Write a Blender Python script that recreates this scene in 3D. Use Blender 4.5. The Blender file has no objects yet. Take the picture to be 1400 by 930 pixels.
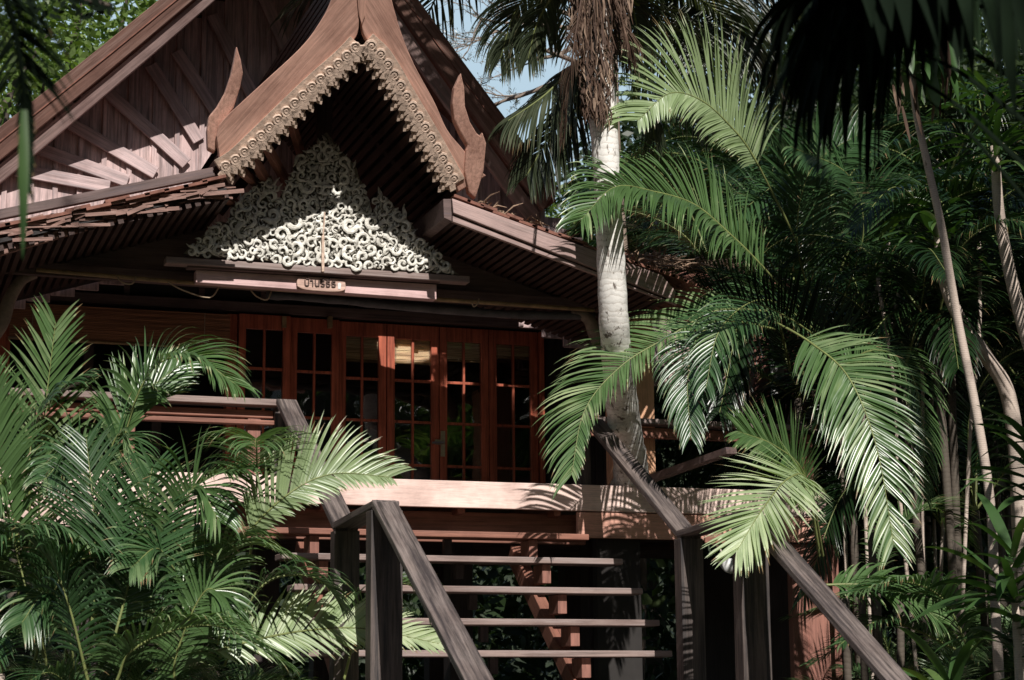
import bpy, math, random
from mathutils import Vector as V, Matrix, noise
random.seed(7)
RD = math.radians
sc = bpy.context.scene
col = sc.collection

# ---------------------------------------------------------------- camera model
FPX = 2659.0; AZ = RD(18.7); TI = RD(10.75); RO = 0.0078
fw = V((math.sin(AZ)*math.cos(TI), math.cos(AZ)*math.cos(TI), math.sin(TI)))
r0 = V((math.cos(AZ), -math.sin(AZ), 0)); u0 = r0.cross(fw)
CR = (r0*math.cos(RO) - u0*math.sin(RO)).normalized(); CU = (u0*math.cos(RO) + r0*math.sin(RO)).normalized()
CAM = V((0, 0, 1.5))
def ray(x, y): return fw + CR*((x-700)/FPX) + CU*(-(y-465)/FPX)
def at(x, y, Y):                     # a measured point on the plane at depth Y
    d = ray(x, y); return CAM + d*(Y/d.y)
def atp(x, y, Y0, z0, k):            # a measured point on a plane that leans outward by k
    d = ray(x, y); return CAM + d*((Y0 + k*(z0-1.5))/(d.y + k*d.z))
def atx(x, y, X):
    d = ray(x, y); return CAM + d*(X/d.x)

SUN = V((0.09, 1.0, -0.736)).normalized()     # direction the light travels

# ---------------------------------------------------------------- materials
def newmat(n):
    m = bpy.data.materials.new(n); m.use_nodes = True
    nt = m.node_tree; nt.nodes.clear()
    return m, nt, nt.nodes, nt.links
def out(nt, sh):
    o = nt.nodes.new('ShaderNodeOutputMaterial'); nt.links.new(sh, o.inputs[0])
def coords(nt, scale, rnd=True):
    tc = nt.nodes.new('ShaderNodeTexCoord'); mp = nt.nodes.new('ShaderNodeMapping')
    mp.inputs['Scale'].default_value = scale
    if rnd:
        oi = nt.nodes.new('ShaderNodeObjectInfo'); ad = nt.nodes.new('ShaderNodeVectorMath'); ad.operation = 'ADD'
        ml = nt.nodes.new('ShaderNodeMath'); ml.operation = 'MULTIPLY'; ml.inputs[1].default_value = 37.0
        nt.links.new(oi.outputs['Random'], ml.inputs[0])
        nt.links.new(tc.outputs['Object'], ad.inputs[0]); nt.links.new(ml.outputs[0], ad.inputs[1])
        nt.links.new(ad.outputs[0], mp.inputs[0])
    else: nt.links.new(tc.outputs['Object'], mp.inputs[0])
    return mp.outputs[0]
def noisen(nt, vec, sc_, det=4, rough=.6):
    n = nt.nodes.new('ShaderNodeTexNoise'); n.inputs['Scale'].default_value = sc_
    n.inputs['Detail'].default_value = det; n.inputs['Roughness'].default_value = rough
    nt.links.new(vec, n.inputs['Vector']); return n.outputs['Fac']
def ramp(nt, fac, stops):
    r = nt.nodes.new('ShaderNodeValToRGB'); el = r.color_ramp.elements
    while len(el) < len(stops): el.new(.5)
    for e, (p, c) in zip(el, stops): e.position = p; e.color = (*c, 1) if len(c) == 3 else c
    nt.links.new(fac, r.inputs[0]); return r.outputs[0]
def mix(nt, fac, a, b, mode='MIX'):
    m = nt.nodes.new('ShaderNodeMix'); m.data_type = 'RGBA'; m.blend_type = mode
    for s, v in ((m.inputs[0], fac), (m.inputs[6], a), (m.inputs[7], b)):
        if isinstance(v, (int, float)): s.default_value = v
        elif isinstance(v, tuple): s.default_value = (*v, 1)
        else: nt.links.new(v, s)
    return m.outputs[2]
def bump(nt, h, strength=.4, dist=.01):
    b = nt.nodes.new('ShaderNodeBump'); b.inputs['Strength'].default_value = strength
    b.inputs['Distance'].default_value = dist; nt.links.new(h, b.inputs['Height']); return b.outputs[0]
def mul(c, k): return tuple(min(1, x*k) for x in c)

def wood(name, c, grain='x', weather=0.0, rough=.62, contrast=1.0, grey=(.2, .19, .19), gain=1.6):
    c = mul(c, gain); grey = mul(grey, gain)
    m, nt, N, L = newmat(name)
    s = {'x': (1.2, 26, 26), 'y': (26, 1.2, 26), 'z': (26, 26, 1.2)}[grain]
    g = noisen(nt, coords(nt, s), 1.6, 6, .65)
    bigv = coords(nt, (1, 1, 1)); big = noisen(nt, bigv, 2.3, 5, .6)
    fine = noisen(nt, coords(nt, tuple(x*3 for x in s)), 2.2, 3, .7)
    k = .45*contrast
    base = ramp(nt, g, [(.3, mul(c, 1-k)), (.52, c), (.72, mul(c, 1+k*.55))])
    st = ramp(nt, big, [(.33, (.62, .57, .56)), (.55, (1, 1, 1)), (.75, (1.0, .96, .92))])
    base = mix(nt, .8, base, st, 'MULTIPLY')
    fr = ramp(nt, fine, [(.35, (.62, .62, .62)), (.5, (1, 1, 1))])
    base = mix(nt, .55, base, fr, 'MULTIPLY')
    if weather > 0:
        wm = noisen(nt, coords(nt, tuple(x*.6 for x in s)), 1.2, 6, .75)
        wf = ramp(nt, wm, [(.62-.3*weather, (0, 0, 0)), (.72-.2*weather, (1, 1, 1))])
        base = mix(nt, wf, base, grey)
    p = N.new('ShaderNodeBsdfPrincipled'); L.new(base, p.inputs['Base Color'])
    p.inputs['Roughness'].default_value = rough; p.inputs['Specular IOR Level'].default_value = .35
    L.new(bump(nt, g, .5, .006), p.inputs['Normal']); out(nt, p.outputs[0]); return m

def leafmat(name, c, c2, trans=.25, rough=.38, spec=.5, varscale=2.0):
    m, nt, N, L = newmat(name)
    oi = N.new('ShaderNodeObjectInfo')
    n1 = noisen(nt, coords(nt, (1, 1, 1)), varscale, 3, .6)
    at_ = N.new('ShaderNodeAttribute'); at_.attribute_name = 'tone'
    a = N.new('ShaderNodeMath'); a.operation = 'ADD'; L.new(n1, a.inputs[0]); L.new(at_.outputs['Fac'], a.inputs[1])
    b = N.new('ShaderNodeMath'); b.operation = 'MULTIPLY_ADD'; L.new(oi.outputs['Random'], b.inputs[0]); b.inputs[1].default_value = .25
    L.new(a.outputs[0], b.inputs[2])
    hf = N.new('ShaderNodeMath'); hf.operation = 'MULTIPLY'; L.new(b.outputs[0], hf.inputs[0]); hf.inputs[1].default_value = .5
    base = ramp(nt, hf.outputs[0], [(.17, mul(c, .7)), (.37, c), (.52, c2), (.74, mul(c2, 1.0)), (.86, (.26, .18, .09))])
    hs = base
    p = N.new('ShaderNodeBsdfPrincipled'); L.new(hs, p.inputs['Base Color'])
    p.inputs['Roughness'].default_value = rough; p.inputs['Specular IOR Level'].default_value = spec
    if trans > 0:
        t = N.new('ShaderNodeBsdfTranslucent'); tc = mix(nt, 1.0, hs, (1.5, 1.7, .6), 'MULTIPLY'); L.new(tc, t.inputs[0])
        mx = N.new('ShaderNodeMixShader'); mx.inputs[0].default_value = trans
        L.new(p.outputs[0], mx.inputs[1]); L.new(t.outputs[0], mx.inputs[2]); out(nt, mx.outputs[0])
    else: out(nt, p.outputs[0])
    return m

def plain(name, c, rough=.7, noise_s=8, amt=.3, metal=0, bumpk=.2, grime_shade=None):
    m, nt, N, L = newmat(name)
    f = noisen(nt, coords(nt, (1, 1, 1)), noise_s, 5, .65)
    base = ramp(nt, f, [(.3, mul(c, 1-amt)), (.5, c), (.7, mul(c, 1+amt))])
    if grime_shade:
        ao = N.new('ShaderNodeAmbientOcclusion'); ao.inputs['Distance'].default_value = .035; ao.samples = 6; ao.only_local = True  # occlusion mask paints shade and grime into the carved recesses
        base = mix(nt, ramp(nt, ao.outputs['AO'], [(.3, (1, 1, 1)), (.68, (0, 0, 0))]), base, grime_shade)
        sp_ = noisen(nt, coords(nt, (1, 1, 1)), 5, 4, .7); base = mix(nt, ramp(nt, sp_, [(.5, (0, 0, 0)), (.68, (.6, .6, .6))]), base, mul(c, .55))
    p = N.new('ShaderNodeBsdfPrincipled'); L.new(base, p.inputs['Base Color'])
    p.inputs['Roughness'].default_value = rough; p.inputs['Metallic'].default_value = metal
    L.new(bump(nt, f, bumpk, .01), p.inputs['Normal']); out(nt, p.outputs[0]); return m

def trunkmat(name, c, dark, ring=9.0, mark=.5):
    m, nt, N, L = newmat(name)
    v = coords(nt, (1, 1, 1)); f = noisen(nt, v, 5, 6, .7)
    w = N.new('ShaderNodeTexWave'); w.wave_type = 'BANDS'; w.bands_direction = 'Z'; w.inputs['Scale'].default_value = ring
    w.inputs['Distortion'].default_value = 5; w.inputs['Detail'].default_value = 3; w.inputs['Detail Scale'].default_value = 2
    L.new(v, w.inputs['Vector'])
    rg = ramp(nt, w.outputs['Fac'], [(.0, (.62, .58, .54)), (.2, (1, 1, 1))])
    base = ramp(nt, f, [(.32, mul(c, .6)), (.5, c), (.7, mul(c, 1.12))])
    base = mix(nt, .55, base, rg, 'MULTIPLY')
    vs = noisen(nt, coords(nt, (14, 14, 4)), 1.4, 4, .7)
    dm = ramp(nt, vs, [(.64-.08*mark, (0, 0, 0)), (.70-.08*mark, (1, 1, 1))])
    base = mix(nt, dm, base, dark)
    p = N.new('ShaderNodeBsdfPrincipled'); L.new(base, p.inputs['Base Color']); p.inputs['Roughness'].default_value = .85
    L.new(bump(nt, mix(nt, .6, w.outputs['Fac'], f), .3, .006), p.inputs['Normal']); out(nt, p.outputs[0]); return m

def blindmat(name, c):
    m, nt, N, L = newmat(name)
    v = coords(nt, (1.5, 8, 60)); g = noisen(nt, v, 1.5, 3, .6)
    w = N.new('ShaderNodeTexWave'); w.wave_type = 'BANDS'; w.bands_direction = 'Z'; w.inputs['Scale'].default_value = 22
    tc = coords(nt, (1, 1, 1), False); L.new(tc, w.inputs['Vector'])
    base = ramp(nt, g, [(.3, mul(c, .5)), (.5, c), (.7, mul(c, 1.4))])
    base = mix(nt, .7, base, ramp(nt, w.outputs['Fac'], [(.1, (.35, .3, .28)), (.4, (1, 1, 1))]), 'MULTIPLY')
    p = N.new('ShaderNodeBsdfPrincipled'); L.new(base, p.inputs['Base Color']); p.inputs['Roughness'].default_value = .6
    out(nt, p.outputs[0]); return m

def glassmat():
    m, nt, N, L = newmat('window_glass')
    f = N.new('ShaderNodeFresnel'); f.inputs[0].default_value = 1.6
    g = N.new('ShaderNodeBsdfGlossy'); g.inputs['Roughness'].default_value = .02; g.inputs['Color'].default_value = (1, 1, 1, 1)
    wv = noisen(nt, coords(nt, (1, 1, 1)), 3, 2, .5); L.new(bump(nt, wv, .12, .02), g.inputs['Normal'])
    t = N.new('ShaderNodeBsdfTransparent'); t.inputs[0].default_value = (1, 1, 1, 1)
    mx = N.new('ShaderNodeMixShader'); ma = N.new('ShaderNodeMath'); ma.operation = 'ADD'; ma.inputs[1].default_value = .10
    L.new(f.outputs[0], ma.inputs[0]); L.new(ma.outputs[0], mx.inputs[0])
    L.new(t.outputs[0], mx.inputs[1]); L.new(g.outputs[0], mx.inputs[2]); out(nt, mx.outputs[0]); return m

M = dict(
    barge=wood('reddish_teak', (.42, .245, .19), 'x', .12, contrast=.8, grey=(.17, .09, .065)),
    mainbarge=wood('weathered_teak', (.175, .10, .08), 'x', .3, grey=(.24, .155, .13)),
    trimboard=wood('grey_mauve_board', (.27, .19, .175), 'x', .35, grey=(.17, .13, .12)),
    carve=plain('carved_pale_wood', (.62, .46, .36), .8, 30, .35, bumpk=.6, grime_shade=(.12, .075, .05)),
    pedi=plain('weathered_carving', (.80, .77, .69), .85, 24, .35, bumpk=1.0, grime_shade=(.075, .06, .035)),
    pediback=plain('carving_ground', (.20, .18, .14), .9, 25, .5, bumpk=1.0),
    gable=wood('gable_boarding', (.37, .27, .26), 'z', .4, grey=(.19, .145, .145), contrast=1.5),
    gablebat=wood('gable_battens', (.36, .27, .265), 'x', .4, grey=(.2, .16, .16)),
    fascia=wood('pale_pink_fascia', (.58, .44, .39), 'x', .0, contrast=.35),
    redwood=wood('red_brown_wood', (.19, .085, .06), 'x', .1, contrast=.9, grey=(.2, .08, .06)),
    redwoodz=wood('red_brown_upright', (.20, .092, .07), 'z', .1, contrast=.8, grey=(.2, .08, .06)),
    postwood=wood('orange_post_wood', (.55, .31, .19), 'z', .0, contrast=.7),
    tread=wood('grey_tread_wood', (.19, .14, .125), 'x', .4, grey=(.2, .16, .15)),
    rail=wood('grey_handrail', (.135, .11, .10), 'x', .6, contrast=2.0, grey=(.032, .026, .026)),
    newel=wood('dark_newel_wood', (.12, .095, .085), 'z', .5, contrast=1.6, grey=(.03, .027, .028), gain=1.0),
    door=wood('varnished_red_door', (.29, .075, .042), 'z', .2, rough=.38, contrast=1.3, grey=(.07, .02, .014)),
    doorx=wood('varnished_red_rail', (.29, .075, .042), 'x', .2, rough=.38, contrast=1.3, grey=(.07, .02, .014)),
    darkwall=wood('dark_stained_boards', (.05, .035, .035), 'z', .2, grey=(.03, .025, .03), gain=1),
    darkx=wood('dark_shade_beam', (.09, .06, .055), 'x', .2, grey=(.06, .045, .05)),  # darkened albedo carries the shade on infill and beams
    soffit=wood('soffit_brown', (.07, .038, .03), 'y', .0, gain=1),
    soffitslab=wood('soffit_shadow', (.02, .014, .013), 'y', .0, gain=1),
    tile=plain('clay_tile', (.20, .085, .06), .85, 9, .5, bumpk=.7),
    litter=plain('dry_leaf_brown', (.33, .22, .15), .8, 15, .5),
    bamboo=plain('bamboo_cane', (.30, .20, .10), .5, 10, .4),
    rope=plain('pale_rope', (.42, .32, .22), .8, 10, .3),
    canvas=plain('grey_canvas', (.09, .085, .09), .7, 7, .4),
    blind=blindmat('split_bamboo_blind', (.34, .15, .075)),
    blindlit=blindmat('split_bamboo_blind_lit', (.95, .68, .42)),  # slat colour lifted to stand in for sunlight on the blinds
    glass=glassmat(),
    metal=plain('brass_metal', (.5, .45, .38), .35, 20, .2, metal=.9),
    white=plain('white_enamel', (.75, .75, .73), .35, 20, .05),
    interior=plain('dark_interior', (.03, .026, .024), .9, 3, .3),
    coco=trunkmat('coconut_bark', (.86, .83, .78), (.16, .13, .11), 7.0, .75),
    cane=trunkmat('palm_cane', (.55, .45, .38), (.14, .1, .08), 22.0, .2),
    darktrunk=trunkmat('forest_bark', (.10, .08, .062), (.03, .025, .02), 8.0, .5),
    rachis=plain('palm_rachis', (.19, .22, .075), .5, 10, .3),
    bracket=plain('driftwood_bracket', (.26, .20, .16), .85, 9, .4, bumpk=.8),
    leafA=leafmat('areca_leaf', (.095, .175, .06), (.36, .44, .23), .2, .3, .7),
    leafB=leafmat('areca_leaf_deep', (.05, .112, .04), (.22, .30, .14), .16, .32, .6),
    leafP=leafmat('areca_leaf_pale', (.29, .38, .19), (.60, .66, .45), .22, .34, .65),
    leafC=leafmat('coconut_leaf', (.05, .065, .035), (.17, .18, .11), .12, .35, .6),
    leafD=leafmat('shade_leaf', (.006, .012, .006), (.012, .024, .01), .03, .9, .1),  # near-black tone stands in for the shade on these leaves
    leafT=leafmat('thicket_leaf', (.014, .036, .011), (.06, .11, .035), .14, .3, .6),
    strap=leafmat('strap_leaf', (.05, .11, .03), (.16, .23, .07), .2, .45, .45),
    dead=leafmat('dead_frond', (.10, .06, .042), (.30, .21, .15), .1, .7, .2, 6),
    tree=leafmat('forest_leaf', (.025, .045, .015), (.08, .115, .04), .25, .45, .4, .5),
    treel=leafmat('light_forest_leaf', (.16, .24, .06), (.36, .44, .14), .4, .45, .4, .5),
    twig=plain('bare_twig', (.25, .19, .15), .8, 5, .3),
)

# ---------------------------------------------------------------- mesh builder
class MB:
    def __init__(s): s.v = []; s.f = []; s.mi = []; s.tone = []; s.mats = []; s.cur = 0; s.smooth = False
    def use(s, mat):
        if mat not in s.mats: s.mats.append(mat)
        s.cur = s.mats.index(mat); return s
    def face(s, *i): s.f.append(i); s.mi.append(s.cur)
    def add(s, *p):
        n = len(s.v); s.v.extend(V(q) for q in p); return n
    def box(s, c, size, ax=None):
        c = V(c); h = [x/2 for x in size]; ax = ax or (V((1, 0, 0)), V((0, 1, 0)), V((0, 0, 1)))
        n = s.add(*[c + ax[0]*(h[0]*a) + ax[1]*(h[1]*b) + ax[2]*(h[2]*d) for a in (-1, 1) for b in (-1, 1) for d in (-1, 1)])
        for q in ((0, 1, 3, 2), (4, 6, 7, 5), (0, 4, 5, 1), (2, 3, 7, 6), (0, 2, 6, 4), (1, 5, 7, 3)): s.face(*[n+k for k in q])
        return s
    def bb(s, x0, x1, y0, y1, z0, z1): return s.box(((x0+x1)/2, (y0+y1)/2, (z0+z1)/2), (x1-x0, y1-y0, z1-z0))
    def bar(s, a, b, w, t, n=(0, -1, 0)):     # a plank from a to b, w wide in the plane facing n, t thick
        a, b = V(a), V(b); x = (b-a).normalized(); n = V(n); y = n.cross(x).normalized(); z = x.cross(y).normalized()
        return s.box((a+b)/2, ((b-a).length, w, t), (x, y, z))
    def prism(s, pts, ext):
        ext = V(ext); k = len(pts); n = s.add(*pts); s.add(*[V(p)+ext for p in pts])
        s.face(*range(n, n+k)); s.face(*reversed(range(n+k, n+2*k)))
        for i in range(k): j = (i+1) % k; s.face(n+i, n+k+i, n+k+j, n+j)
        return s
    def strip(s, A, B, ext):                  # a curved board between two edge lines
        ext = V(ext); k = len(A); n = s.add(*A, *B, *[V(p)+ext for p in A], *[V(p)+ext for p in B])
        a, b, c, d = n, n+k, n+2*k, n+3*k
        for i in range(k-1):
            s.face(a+i, a+i+1, b+i+1, b+i); s.face(c+i, d+i, d+i+1, c+i+1)
            s.face(a+i, c+i, c+i+1, a+i+1); s.face(b+i, b+i+1, d+i+1, d+i)
        s.face(a, b, d, c); s.face(a+k-1, c+k-1, d+k-1, b+k-1); return s
    def tube(s, path, rad, n=8, cap=True):
        path = [V(p) for p in path]; k = len(path)
        if not hasattr(rad, '__len__'): rad = [rad]*k
        ref = None; rings = []
        for i, p in enumerate(path):
            t = (path[min(i+1, k-1)] - path[max(i-1, 0)])
            t = t.normalized() if t.length > 1e-9 else V((0, 0, 1))
            if ref is None: ref = V((1, 0, 0)) if abs(t.x) < .8 else V((0, 1, 0))
            u = (ref - t*ref.dot(t)).normalized(); w = t.cross(u); ref = u
            rings.append(s.add(*[p + (u*math.cos(a)+w*math.sin(a))*rad[i] for a in [2*math.pi*j/n for j in range(n)]]))
        for i in range(k-1):
            for j in range(n):
                s.face(rings[i]+j, rings[i]+(j+1) % n, rings[i+1]+(j+1) % n, rings[i+1]+j)
        if cap: s.face(*reversed(range(rings[0], rings[0]+n))); s.face(*range(rings[-1], rings[-1]+n))
        return s
    def build(s, name, mat=None, parent=None, frame=None, smooth=False, bevel=0, loc=None):
        me = bpy.data.meshes.new(name)
        fr = frame
        if fr is None: fr = Matrix.Translation(parent.location if parent and parent.type == 'EMPTY' else (loc or (0, 0, 0)))
        inv = fr.inverted()
        me.from_pydata([inv @ p for p in s.v], [], s.f)
        mats = s.mats if s.mats else [mat]
        for m_ in mats: me.materials.append(m_)
        if s.mats: me.polygons.foreach_set('material_index', s.mi)
        if smooth or s.smooth: me.polygons.foreach_set('use_smooth', [True]*len(me.polygons))
        if s.tone:
            a = me.attributes.new('tone', 'FLOAT', 'POINT'); a.data.foreach_set('value', (s.tone + [0.0]*len(s.v))[:len(s.v)])
        o = bpy.data.objects.new(name, me); col.objects.link(o)
        if parent:
            o.parent = parent; o.matrix_basis = world(parent).inverted() @ fr
        else: o.matrix_basis = fr
        if bevel:
            bm = o.modifiers.new('soft_edge', 'BEVEL'); bm.width = bevel; bm.segments = 2; bm.limit_method = 'ANGLE'
        return o
def world(o):
    m = o.matrix_basis.copy(); p = o.parent
    while p: m = p.matrix_basis @ m; p = p.parent
    return m
def frame(o, x, n):
    x = V(x).normalized(); n = V(n); z = (n - x*n.dot(x)).normalized(); y = z.cross(x)
    m = Matrix((x, y, z)).transposed().to_4x4(); m.translation = V(o); return m
def plank(name, a, b, w, t, mat, parent, n=(0, -1, 0), bevel=.006):
    return MB().bar(a, b, w, t, n).build(name, mat, parent, frame=frame(a, V(b)-V(a), n), bevel=bevel)
def thing(name, label, cat, loc=(0, 0, 0), group=None):
    o = bpy.data.objects.new(name, None); col.objects.link(o); o.location = loc; o.empty_display_size = .3
    return tag(o, label, cat, group)
def tag(o, label=None, cat=None, group=None, kind=None):
    if label: o['label'] = label
    if cat: o['category'] = cat
    if group: o['group'] = group
    if kind: o['kind'] = kind
    return o
def catmull(pts, n):
    P = [V(p) for p in pts]; P = [P[0]*2-P[1]] + P + [P[-1]*2-P[-2]]; out_ = []
    m = len(P)-3
    for i in range(n+1):
        u = i/n*m; k = min(int(u), m-1); t = u-k; a, b, c, d = P[k:k+4]
        out_.append(.5*((2*b)+(c-a)*t+(2*a-5*b+4*c-d)*t*t+(3*b-a-3*c+d)*t*t*t))
    return out_

# ---------------------------------------------------------------- world, sun, camera
w = bpy.data.worlds.new('World'); sc.world = w; w.use_nodes = True
nt = w.node_tree; nt.nodes.clear()
sky = nt.nodes.new('ShaderNodeTexSky'); sky.sky_type = 'NISHITA'; sky.sun_disc = False
sky.sun_elevation = math.asin(-SUN.z); sky.sun_rotation = math.atan2(-SUN.x, -SUN.y); sky.air_density = 1.0; sky.dust_density = .6
bg = nt.nodes.new('ShaderNodeBackground'); bg.inputs[1].default_value = .05
wo = nt.nodes.new('ShaderNodeOutputWorld'); wtc = nt.nodes.new('ShaderNodeTexCoord'); wmp = nt.nodes.new('ShaderNodeMapping'); wmp.inputs['Scale'].default_value = (1.2, 1.2, 3.0)
nt.links.new(wtc.outputs['Generated'], wmp.inputs[0]); cl_ = noisen(nt, wmp.outputs[0], 1.6, 6, .6)
sx = nt.nodes.new('ShaderNodeSeparateXYZ'); nt.links.new(wtc.outputs['Generated'], sx.inputs[0])
el_ = ramp(nt, sx.outputs['Z'], [(.0, (1, 1, 1)), (.36, (.95, .95, .95)), (.44, (0, 0, 0))])
yy_ = ramp(nt, sx.outputs['Y'], [(.3, (0, 0, 0)), (.7, (1, 1, 1))])
cf = ramp(nt, cl_, [(.3, (.85, .85, .85)), (.65, (1, 1, 1))])
skytint = mix(nt, 1.0, mix(nt, 1.0, el_, yy_, 'MULTIPLY'), cf, 'MULTIPLY')      # added pale tint that brightens the low sky in view
skc = mix(nt, skytint, sky.outputs[0], (11, 14.5, 17))
nt.links.new(skc, bg.inputs[0]); nt.links.new(bg.outputs[0], wo.inputs[0])
sl = bpy.data.lights.new('sun', 'SUN'); sl.energy = 5.0; sl.angle = RD(.5); sl.color = (1, .955, .90)
so = bpy.data.objects.new('sun', sl); col.objects.link(so); so.location = (-5, -20, 25)
so.rotation_euler = SUN.to_track_quat('-Z', 'Y').to_euler()
cd = bpy.data.cameras.new('camera'); co = bpy.data.objects.new('camera', cd); col.objects.link(co)
cd.sensor_width = 36; cd.lens = FPX/1400*36; cd.clip_end = 500; cd.clip_start = .1
cm = Matrix((CR, CU, -fw)).transposed().to_4x4(); cm.translation = CAM; co.matrix_world = cm
cd.dof.use_dof = True; cd.dof.focus_distance = 15.0; cd.dof.aperture_fstop = 4.5
sc.camera = co
sc.view_settings.view_transform = 'Standard'; sc.view_settings.look = 'None'
sc.cycles.use_denoising = True; sc.cycles.max_bounces = 6; sc.cycles.transparent_max_bounces = 12
sc.cycles.sample_clamp_indirect = 4
# ================================================================ the setting
gm = MB(); gn = 60
for i in range(gn+1):
    for j in range(gn+1):
        x = -90 + 180*i/gn; y = -60 + 240*j/gn
        gm.add((x, y, .25*noise.noise(V((x*.1, y*.1, 0))) - .15))
for i in range(gn):
    for j in range(gn): a = i*(gn+1)+j; gm.face(a, a+gn+1, a+gn+2, a+1)
tag(gm.build('ground', plain('forest_floor', (.045, .04, .022), .95, 3, .5)), kind='structure')
hm = MB(); hx, hy = 70, 16
for i in range(hx+1):
    for j in range(hy+1):
        x = -70 + 170*i/hx; y = 44 + 60*j/hy; k = min(1, j/6)
        hm.add((x, y, -1 + k*(12.5 + 3.0*noise.noise(V((x*.08, y*.08, 5))) + 1.5*noise.noise(V((x*.4, y*.4, 2))))))
for i in range(hx):
    for j in range(hy): a = i*(hy+1)+j; hm.face(a, a+hy+1, a+hy+2, a+1)
tag(hm.build('dark_backdrop', plain('backdrop_shade', (.02, .03, .013), .95, 2, .6)), kind='structure')  # added near-black backdrop, makes gaps between the trees read as deep shade

# ================================================================ the house
CX = 3.29
house = thing('thai_house', 'dark teak Thai stilt house with steep leaning gables and red glazed doors', 'house', (CX, 16, 0))
H = house
# --- main gable wall, boards and fanned battens
WY = 16.1
def main_z(x): return 8.15 - abs(x-CX)*.855
wl = MB(); x = -1.2; i = 0
while x < 7.8:
    wd = .19 + .03*random.random(); zt = main_z(x+wd/2)-.08
    zb = 5.02 + max(0, .42 - abs(x-CX)*.2) if abs(x-CX) < 2 else 5.02 - (abs(x-CX)-2)*.38 - .08
    if x < CX-.9: zb = min(zb, 5.3 - .31*(abs(x-CX)-.9) - .11)
    if zt > zb+.1:
        wl.bb(x, x+wd-.006, WY+random.uniform(0, .012), WY+.04, zb, max(zb+.05, main_z(x+wd/2)-.08))
        wl.bb(x-.022, x+.022, WY-.022, WY-.002, zb, max(zb+.05, main_z(x)-.1))
    x += wd
wl.build('gable_wall', M['gable'], H, bevel=.004)
for (a, b) in (((20, 232), (150, 256)), ((52, 203), (175, 248)), ((96, 169), (213, 237)), ((148, 127), (255, 224)), ((206, 89), (272, 193)),
               ((241, 70), (300, 160)), ((290, 20), (345, 130)), ((350, -30), (400, 90))):
    plank('gable_batten', at(*a, WY-.05), at(*b, WY-.05), .11, .03, M['gablebat'], H)
# --- main barge boards, leaning outward
MK = .66; MY0, MZ0 = 15.78, 6.05
def mp(x, z): return V((x, MY0 - (z-MZ0)*MK, z))
apex = 8.2; foot = (5.69, 6.15)
sl_ = (apex-foot[1])/(foot[0]-CX)
for s in (-1, 1):
    def off(d, u):           # a point d below the outer edge, u along it
        L_ = foot[0]-CX+.1 + (.5 if s < 0 else 0); x = u*L_; z = apex - sl_*x - .03*math.sin(math.pi*u)
        return mp(CX + s*(x - d*.62*u), z - d*1.05)
    U = [k/14 for k in range(15)]
    A = [off(0, u) for u in U]; B = [off(.175, u) for u in U]
    fr = frame(A[0], A[-1]-A[0], (0, -1, -.6))
    MB().strip(A, B, (0, .05, 0)).build('barge_board', M['mainbarge'], H, frame=fr, bevel=.006)
    A = [off(.19, u) + V((0, .04, 0)) for u in U]; B = [off(.29, u) + V((0, .04, 0)) for u in U]
    MB().strip(A, B, (0, .05, 0)).build('barge_lining', M['trimboard'], H, frame=fr, bevel=.005)
    # roof slope behind the barge boards
    r = MB(); E1 = [off(.02, u) + V((0, .051, 0)) for u in U]; E2 = [V((p.x, 21, p.z)) for p in E1]
    n = r.add(*E1, *E2, *[p - V((0, 0, .09)) for p in E1], *[p - V((0, 0, .09)) for p in E2]); k = len(U)
    for i in range(k-1):
        r.face(n+i, n+i+1, n+k+i+1, n+k+i); r.face(n+2*k+i, n+3*k+i, n+3*k+i+1, n+2*k+i+1)
    r.face(n+k-1, n+2*k-1, n+4*k-1, n+3*k-1)
    for i in range(k-1): r.face(n+i, n+2*k+i, n+2*k+i+1, n+i+1)
    r.build('roof', M['tile'], H)
plank('finial', (CX, 14.62, 8.1), (CX, 14.4, 8.8), .16, .07, M['mainbarge'], H)
# --- porch gable: curved barge boards
PK = .69; PY0, PZ0 = 13.65, 5.35
def pp(x, y, dy=0):
    return atp(x, y, PY0, PZ0, PK) + V((0, dy, 0))
Lout = [(296, 186), (303, 166), (330, 140), (365, 108), (400, 76), (420, 55), (435, 34), (447, 14), (456, -8), (464, -34), (472, -70), (479, -110)]
Lin = [(302, 226), (318, 208), (345, 182), (375, 153), (405, 125), (432, 100), (455, 80), (472, 65), (484, 54), (489, 45), (491, 30), (491, 0)]
Rout = [(665, 240), (650, 228), (634, 205), (612, 178), (594, 139), (570, 95), (556, 64), (546, 36), (538, 8), (530, -24), (520, -62), (500, -110)]
Rin = [(627, 262), (617, 238), (600, 208), (580, 172), (562, 142), (545, 113), (528, 84), (512, 62), (502, 54), (497, 45), (494, 30), (493, 0)]
for A, B in ((Lout, Lin), (Rout, Rin)):
    PA = catmull([pp(*p) for p in A], 40); PB = catmull([pp(*p) for p in B], 40)
    fr = frame(PA[0], PA[24]-PA[0], (0, -1, -.69))
    MB().strip(PA, PB, (0, .055, 0)).build('porch_barge_board', M['barge'], H, frame=fr, bevel=.006)
MB().prism([pp(x, y, -.015) for x, y in ((479, -110), (500, -110), (499, 20), (494, 34), (490, 20))], (0, .012, 0)).build('ridge_cover', M['barge'], H, frame=frame(pp(490, 0), pp(490, -60)-pp(490, 0), (0, -1, -.69)))
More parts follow.
